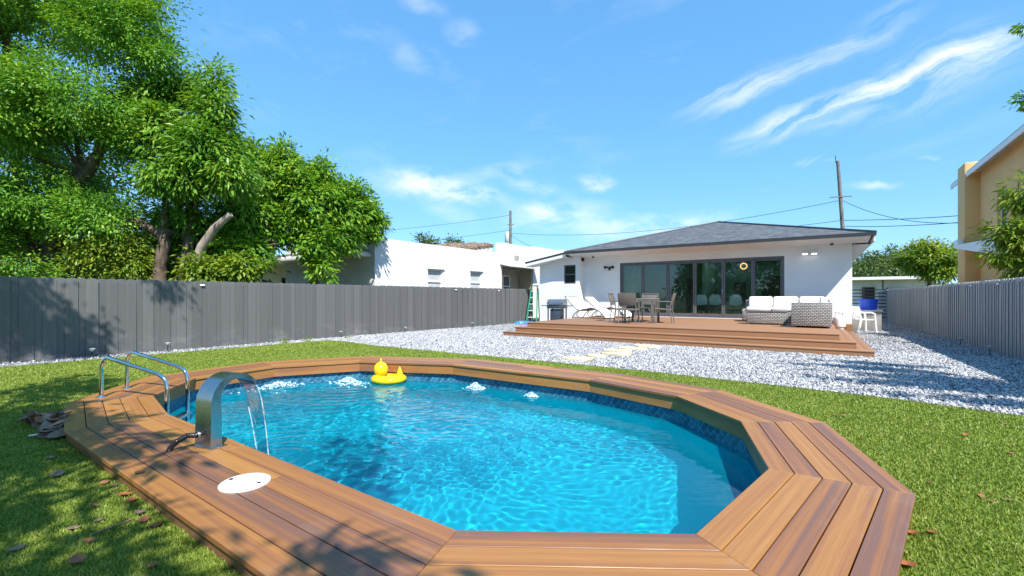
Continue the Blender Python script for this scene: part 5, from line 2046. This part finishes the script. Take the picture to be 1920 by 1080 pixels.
# back-drop foliage far behind the left fence, a mass nobody could count
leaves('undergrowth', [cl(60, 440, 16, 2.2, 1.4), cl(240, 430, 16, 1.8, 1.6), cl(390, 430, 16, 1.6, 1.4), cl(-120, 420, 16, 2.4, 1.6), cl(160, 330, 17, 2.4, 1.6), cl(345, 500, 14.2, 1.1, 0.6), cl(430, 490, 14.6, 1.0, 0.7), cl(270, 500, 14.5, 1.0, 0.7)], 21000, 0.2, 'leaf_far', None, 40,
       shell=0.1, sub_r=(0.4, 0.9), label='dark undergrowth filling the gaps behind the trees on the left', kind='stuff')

# right: shrub-tree leaning over the fence, distant trees
b5 = Vector((4.3, 16.6, 0))
tree('overhanging_tree', 'yellow-green long-leaved tree leaning over the right fence', b5,
     [([b5, (4.28, 16.6, 1.6), (4.2, 16.7, 3.0)], 0.08, 0.035)],
     [cl(1905, 375, 11.5, 0.30, 0.30), cl(1888, 432, 11.5, 0.36, 0.34), cl(1925, 450, 11.3, 0.45, 0.45), cl(1872, 478, 11.6, 0.28, 0.2), cl(1932, 360, 11.3, 0.4, 0.4), cl(1920, 498, 11.5, 0.5, 0.28), cl(1960, 420, 11.2, 0.5, 0.5)],
     4600, 0.12, 'leaf_bush', 24, limbs=14, sub_r=(0.14, 0.26), per=30, droop=0.5, long=1.5, shell=0.3)
b6 = at(1742, 600, 30)
b6.z = 0
tree('round_tree', 'bright round tree between the gate and the yellow house', b6, [([b6, at(1742, 500, 30)], 0.14, 0.08)],
     [cl(1735, 485, 30, 1.5, 1.0), cl(1765, 505, 29.6, 1.1, 0.9), cl(1712, 490, 30.4, 0.9, 0.6), cl(1735, 465, 30, 0.9, 0.5), cl(1770, 480, 30, 0.8, 0.7)], 8000, 0.24, 'leaf_bush', 25, limbs=12, sub_r=(0.3, 0.5), per=30, shell=0.3)
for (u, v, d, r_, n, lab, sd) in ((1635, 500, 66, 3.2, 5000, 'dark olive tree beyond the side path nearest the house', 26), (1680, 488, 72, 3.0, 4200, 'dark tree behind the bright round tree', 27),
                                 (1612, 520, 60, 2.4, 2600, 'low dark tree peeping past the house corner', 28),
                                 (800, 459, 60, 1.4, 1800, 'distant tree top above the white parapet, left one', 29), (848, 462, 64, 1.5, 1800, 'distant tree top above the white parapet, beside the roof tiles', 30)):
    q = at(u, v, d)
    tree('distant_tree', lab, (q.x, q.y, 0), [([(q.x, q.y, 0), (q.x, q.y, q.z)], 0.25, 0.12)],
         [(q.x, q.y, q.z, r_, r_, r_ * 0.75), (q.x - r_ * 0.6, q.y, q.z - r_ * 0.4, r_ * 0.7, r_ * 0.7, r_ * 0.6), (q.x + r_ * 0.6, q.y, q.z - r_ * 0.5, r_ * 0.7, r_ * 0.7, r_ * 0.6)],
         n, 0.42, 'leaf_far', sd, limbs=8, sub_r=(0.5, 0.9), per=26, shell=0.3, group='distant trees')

# trees outside the picture whose shade falls into it
tree('garden_tree', 'open-crowned tree behind the camera shading the near deck', (0.6, -3.6, 0),
     [([(0.6, -3.6, 0), (0.3, -3.2, 2.0), (-0.6, -2.6, 4.0), (-1.4, -2.2, 5.0)], 0.16, 0.06)],
     [(-1.75, -1.6, 5.0, 0.5, 0.35, 0.3), (-1.0, -1.35, 5.0, 0.25, 0.2, 0.2), (-2.5, -1.9, 5.2, 0.7, 0.5, 0.4), (-3.0, -1.75, 5.2, 0.5, 0.35, 0.3), (0.9, -1.95, 5.0, 0.7, 0.16, 0.2), (-0.4, -2.0, 5.0, 0.5, 0.2, 0.2), (1.85, -1.5, 5.0, 0.36, 0.2, 0.2), (-0.2, -1.25, 5.0, 0.12, 0.12, 0.15),
      (-4.6, -0.8, 5.2, 0.9, 0.14, 0.2), (-4.2, -1.3, 5.2, 0.9, 0.14, 0.2), (-2.0, -2.5, 5.3, 0.6, 0.3, 0.4), (0.4, -0.1, 5.6, 0.5, 0.08, 0.12), (1.2, -0.6, 5.6, 0.5, 0.08, 0.12)],
     6200, 0.16, 'leaf_mango', 50, limbs=14, sub_r=(0.14, 0.3), per=28, droop=0.6, long=1.3, shell=0.2)
tree('side_tree', 'tall tree outside the right fence shading the gravel', (6.2, 6.2, 0),
     [([(6.2, 6.2, 0), (6.1, 6.2, 3), (5.9, 6.1, 5)], 0.16, 0.08)],
     [(5.2, 4.7, 5.0, 1.2, 0.08, 0.15), (5.0, 5.45, 5.2, 1.4, 0.10, 0.15), (4.8, 6.15, 5.2, 1.5, 0.08, 0.15), (4.5, 6.85, 5.3, 1.5, 0.10, 0.15), (4.6, 7.6, 5.2, 1.2, 0.08, 0.15), (5.6, 5.8, 5.4, 1.0, 0.7, 0.3)],
     7000, 0.13, 'leaf_fine', 51, limbs=16, sub_r=(0.09, 0.2), per=34, shell=0.0)
tree('tall_tree', 'tall tree outside the right fence with leaf tips at the picture edge', (4.9, 13.6, 0),
     [([(4.9, 13.6, 0), (4.8, 13.6, 3), (4.5, 13.6, 6)], 0.14, 0.06)],
     [cl(1930, 45, 9.8, 0.20, 0.14), cl(1928, 190, 9.8, 0.16, 0.16), cl(1965, 110, 9.8, 0.2, 0.25)],
     700, 0.10, 'leaf_fine', 52, limbs=6, sub_r=(0.07, 0.15), per=28, shell=0.2)
tree('corner_tree', 'tree at the left corner outside the picture shading the fence', (-8.6, -2.6, 0),
     [([(-8.6, -2.6, 0), (-8.5, -2.4, 3.5), (-8.0, -1.6, 6.5)], 0.18, 0.08)],
     [(-7.5, -1.3, 7.3, 0.5, 0.4, 0.45), (-7.4, -0.75, 6.95, 0.35, 0.28, 0.3), (-8.0, -1.9, 7.2, 0.8, 0.5, 0.6), (-7.5, 0.2, 7.6, 0.12, 0.2, 0.25), (-7.5, 0.8, 7.7, 0.1, 0.12, 0.15)],
     4200, 0.12, 'leaf_fine', 53, limbs=9, sub_r=(0.2, 0.4), per=36, shell=0.2)

tree('reflected_tree_row', 'unseen row of tall dense green trees added behind the camera for reflections', (2, -11, 0),  # unseen row, added so the steel and door glass reflect dark green
     [([(2, -11, 0), (2, -11, 3)], 0.2, 0.1), ([(-5, -11, 0), (-5, -11, 3)], 0.2, 0.1), ([(8, -10, 0), (8, -10, 3)], 0.2, 0.1)],
     [(2, -11, 3.4, 3, 1.4, 3.6), (-4, -11, 3.2, 3, 1.4, 3.4), (-9, -10.5, 3.0, 3, 1.4, 3.2), (8, -10, 3.4, 3, 1.6, 3.6)], 24000, 0.34, 'leaf_avocado', 54, limbs=6, sub_r=(0.4, 0.8), per=30, shell=0.4)
# weeds at the fence foot
for (x, y_, lab, sd) in ((-11.45, 6.2, 'small yellow-green weed at the fence foot left of the gravel bend', 60), (-11.35, 6.9, 'small weed at the left fence beside the lawn corner', 61), (-11.3, 8.1, 'little weed beside the pale path light at the left fence', 62)):
    t = thing('weed', lab, 'weed', (x, y_, 0))
    leaves('foliage', [(0, 0, 0.06, 0.14, 0.14, 0.05)], 60, 0.06, 'leaf_bush', t, sd, sub_r=(0.05, 0.1), per=12)


# fallen leaves
def dry_leaf(loc, s, mat, label, rz, curl=0.5, group=None, name='dry_leaf', cat='leaf'):
    vs, fs = [], []
    for i in range(7):
        u_ = i / 6
        w_ = 0.42 * math.sin(PI * (0.06 + 0.9 * u_)) ** 0.8
        for k in range(5):
            x = -1 + k / 2
            vs.append(((u_ - 0.5), x * w_, 0.04 + curl * (0.28 * (u_ - 0.5) ** 2 * 2 + 0.22 * x * x * w_) + 0.03 * math.sin(9 * u_ + 2 * x)))
    for i in range(6):
        for k in range(4):
            fs.append((i * 5 + k, i * 5 + k + 1, i * 5 + 6 + k, i * 5 + 5 + k))
    vs = [(a * s, b * s, c * s) for a, b, c in vs]
    o = MB().raw(vs, fs, True).build(name, M[mat], None, label=label, cat=cat, group=group)
    o.location = loc
    o.rotation_euler = (rnd.uniform(-.2, .2), rnd.uniform(-.2, .2), rz)
    return o


LEAF_LABELS = [
    'rust brown leaf touching the left deck edge, upper of a pair', 'rust brown leaf touching the left deck edge, lower of a pair', 'faded leaf by the left deck edge under the rust pair',
    'rust brown leaf by the left deck edge above the dry stalk end', 'rust brown leaf by the deck edge, nearest the camera of that row', 'faded leaf lying above the thin dry grass stalk',
    'rust brown leaf just below the thin dry grass stalk', 'faded leaf at the bottom left corner of the lawn', 'largest faded leaf in the shade below the leaf heap',
    'rust brown leaf at the bottom edge left of the deck', 'rust brown leaf in the bottom edge shadow right of the others', 'small brown leaf on the grass left of the rust pair',
    'brown leaf in the shade at the deck edge above the rust pair', 'small faded leaf beside the brown leaf at the shaded deck edge', 'tiny faded leaf between the dry stalk and the deck edge',
    'faded leaf in deep shade between leaf heap and largest faded leaf', 'faded leaf at the deck corner right under the leaf heap', 'faded leaf just above the leaf heap at the deck corner',
    'rust brown leaf touching the right deck corner', 'rust brown leaf right of the one touching the right deck corner', 'large rust leaf at the bottom edge right of the deck',
    'small faded leaf at the right picture edge of the lawn', 'rust brown leaf on the right lawn near the picture edge', 'brown leaf on the right lawn close to the gravel corner',
    'brown leaf behind the right deck end, left of two', 'brown leaf behind the right deck end, right of two', 'rust brown leaf in the middle of the right lawn',
    'small brown leaf on the right lawn nearest the deck back edge', 'small rust leaf on the right lawn above the faded edge leaf', 'tiny brown leaf on the right lawn beside the deck corner',
    'brown leaf where lawn meets gravel behind the pool, right one', 'brown leaf in the middle of the gravel in front of the steps', 'largest rust leaf on the gravel near the deck corner',
    'brown leaf on the shaded gravel at the right', 'small brown leaf on the gravel edge right of the lawn strip leaf', 'tiny brown leaf at the right lawn beside the small rust leaf']
for li, (u, v, s, mat) in enumerate(((232, 928, 0.13, 'rust_leaf'), (245, 938, 0.10, 'rust_leaf'), (262, 962, 0.09, 'grey_leaf'), (270, 975, 0.10, 'rust_leaf'), (292, 985, 0.10, 'rust_leaf'), (138, 990, 0.09, 'grey_leaf'),
                      (168, 1015, 0.09, 'rust_leaf'), (30, 1030, 0.11, 'grey_leaf'), (108, 890, 0.15, 'grey_leaf'), (145, 1050, 0.12, 'rust_leaf'), (285, 1062, 0.08, 'rust_leaf'), (178, 948, 0.07, 'dry_leaf'),
                      (195, 905, 0.09, 'dry_leaf'), (215, 910, 0.08, 'grey_leaf'), (185, 975, 0.06, 'grey_leaf'), (95, 858, 0.09, 'grey_leaf'), (120, 838, 0.10, 'grey_leaf'), (118, 778, 0.10, 'grey_leaf'),
                      (1708, 1000, 0.11, 'rust_leaf'), (1748, 1000, 0.09, 'rust_leaf'), (1700, 1060, 0.13, 'rust_leaf'), (1893, 938, 0.07, 'grey_leaf'), (1898, 850, 0.08, 'rust_leaf'), (1884, 795, 0.09, 'dry_leaf'),
                      (1568, 780, 0.09, 'dry_leaf'), (1582, 779, 0.08, 'dry_leaf'), (1810, 815, 0.08, 'rust_leaf'), (1742, 801, 0.06, 'dry_leaf'), (1840, 930, 0.06, 'rust_leaf'), (1744, 905, 0.05, 'dry_leaf'),
                      (1350, 717, 0.08, 'dry_leaf'), (1540, 690, 0.09, 'dry_leaf'), (1600, 696, 0.12, 'rust_leaf'), (1780, 720, 0.09, 'dry_leaf'), (1420, 708, 0.07, 'dry_leaf'), (1860, 940, 0.05, 'dry_leaf'))):
    onl = v > 760 or (u < 500)
    dry_leaf(gp(u, v, 0.018), s * 0.6, mat, LEAF_LABELS[li], rnd.uniform(0, 6.28), rnd.uniform(0.3, 1.2),
             'dry leaves fallen on the lawn' if onl else 'dry leaves fallen near the gravel')
dry_leaf(gp(262, 886, DECK_Z + 0.002), 0.06, 'rust_leaf', 'single small leaf lying on the left of the pool deck', 0.6, 0.4)
# heap of dead leaves against the deck corner
hp_ = thing('leaf_heap', 'heap of dead brown leaves against the left corner of the pool deck', 'leaf heap', gp(100, 800, 0.01))
for k in range(60):
    u, v = 48 + 74 * rnd.random() ** 0.7, 782 + 40 * rnd.random()
    if u < 85 and v > 806:
        continue
    o = dry_leaf(gp(u, v, 0.012) - Vector(hp_.location) + Z3 * (0.07 * rnd.random() * (1 - abs(v - 798) / 30)), rnd.uniform(0.07, 0.17), rnd.choice(['grey_leaf', 'heap_leaf', 'dry_leaf']), None, rnd.uniform(0, 6.28), rnd.uniform(1.2, 2.4), None, 'leaf', None)
    o.rotation_euler = (rnd.uniform(-.7, .7), rnd.uniform(-.5, .5), rnd.uniform(0, 6.28))
    o.parent = hp_
# two long ribbed dead leaves on top of the heap
for k, (p0, p1) in enumerate(((gp(58, 797, 0.03), gp(112, 781, 0.06)), (gp(70, 806, 0.02), gp(117, 795, 0.05)))):
    L_ = (p1 - p0).length
    vs, fs = [], []
    for i in range(13):
        u_ = i / 12
        q = p0.lerp(p1, u_) + Z3 * 0.06 * math.sin(PI * u_) - Vector(hp_.location)
        w_ = 0.085 * math.sin(PI * (0.08 + 0.86 * u_))
        sd_ = Vector((-(p1 - p0).y, (p1 - p0).x, 0)).normalized()
        for j in range(9):
            x = -1 + j / 4
            vs.append(q + sd_ * (x * w_) - Z3 * (0.05 * x * x - 0.012 * (j % 2)))
    for i in range(12):
        for j in range(8):
            fs.append((i * 9 + j, i * 9 + j + 1, i * 9 + 10 + j, i * 9 + 9 + j))
    MB().raw(vs, fs).build('frond', M['heap_leaf'], hp_)
st_ = MB().tube([gp(55, 817, 0.03), gp(75, 814, 0.045), gp(105, 812, 0.03)], 0.008, 6).build('pale_stick', M['white_trim'], None, label='thin pale stick on the grass beside the leaf heap', cat='stick')
MB().tube([gp(170, 1002, 0.03), gp(205, 990, 0.04), gp(250, 972, 0.03)], 0.004, 5).build('grass_stalk', M['grey_leaf'], None, label='long thin dry grass stem lying on the lawn left of the deck', cat='stalk')
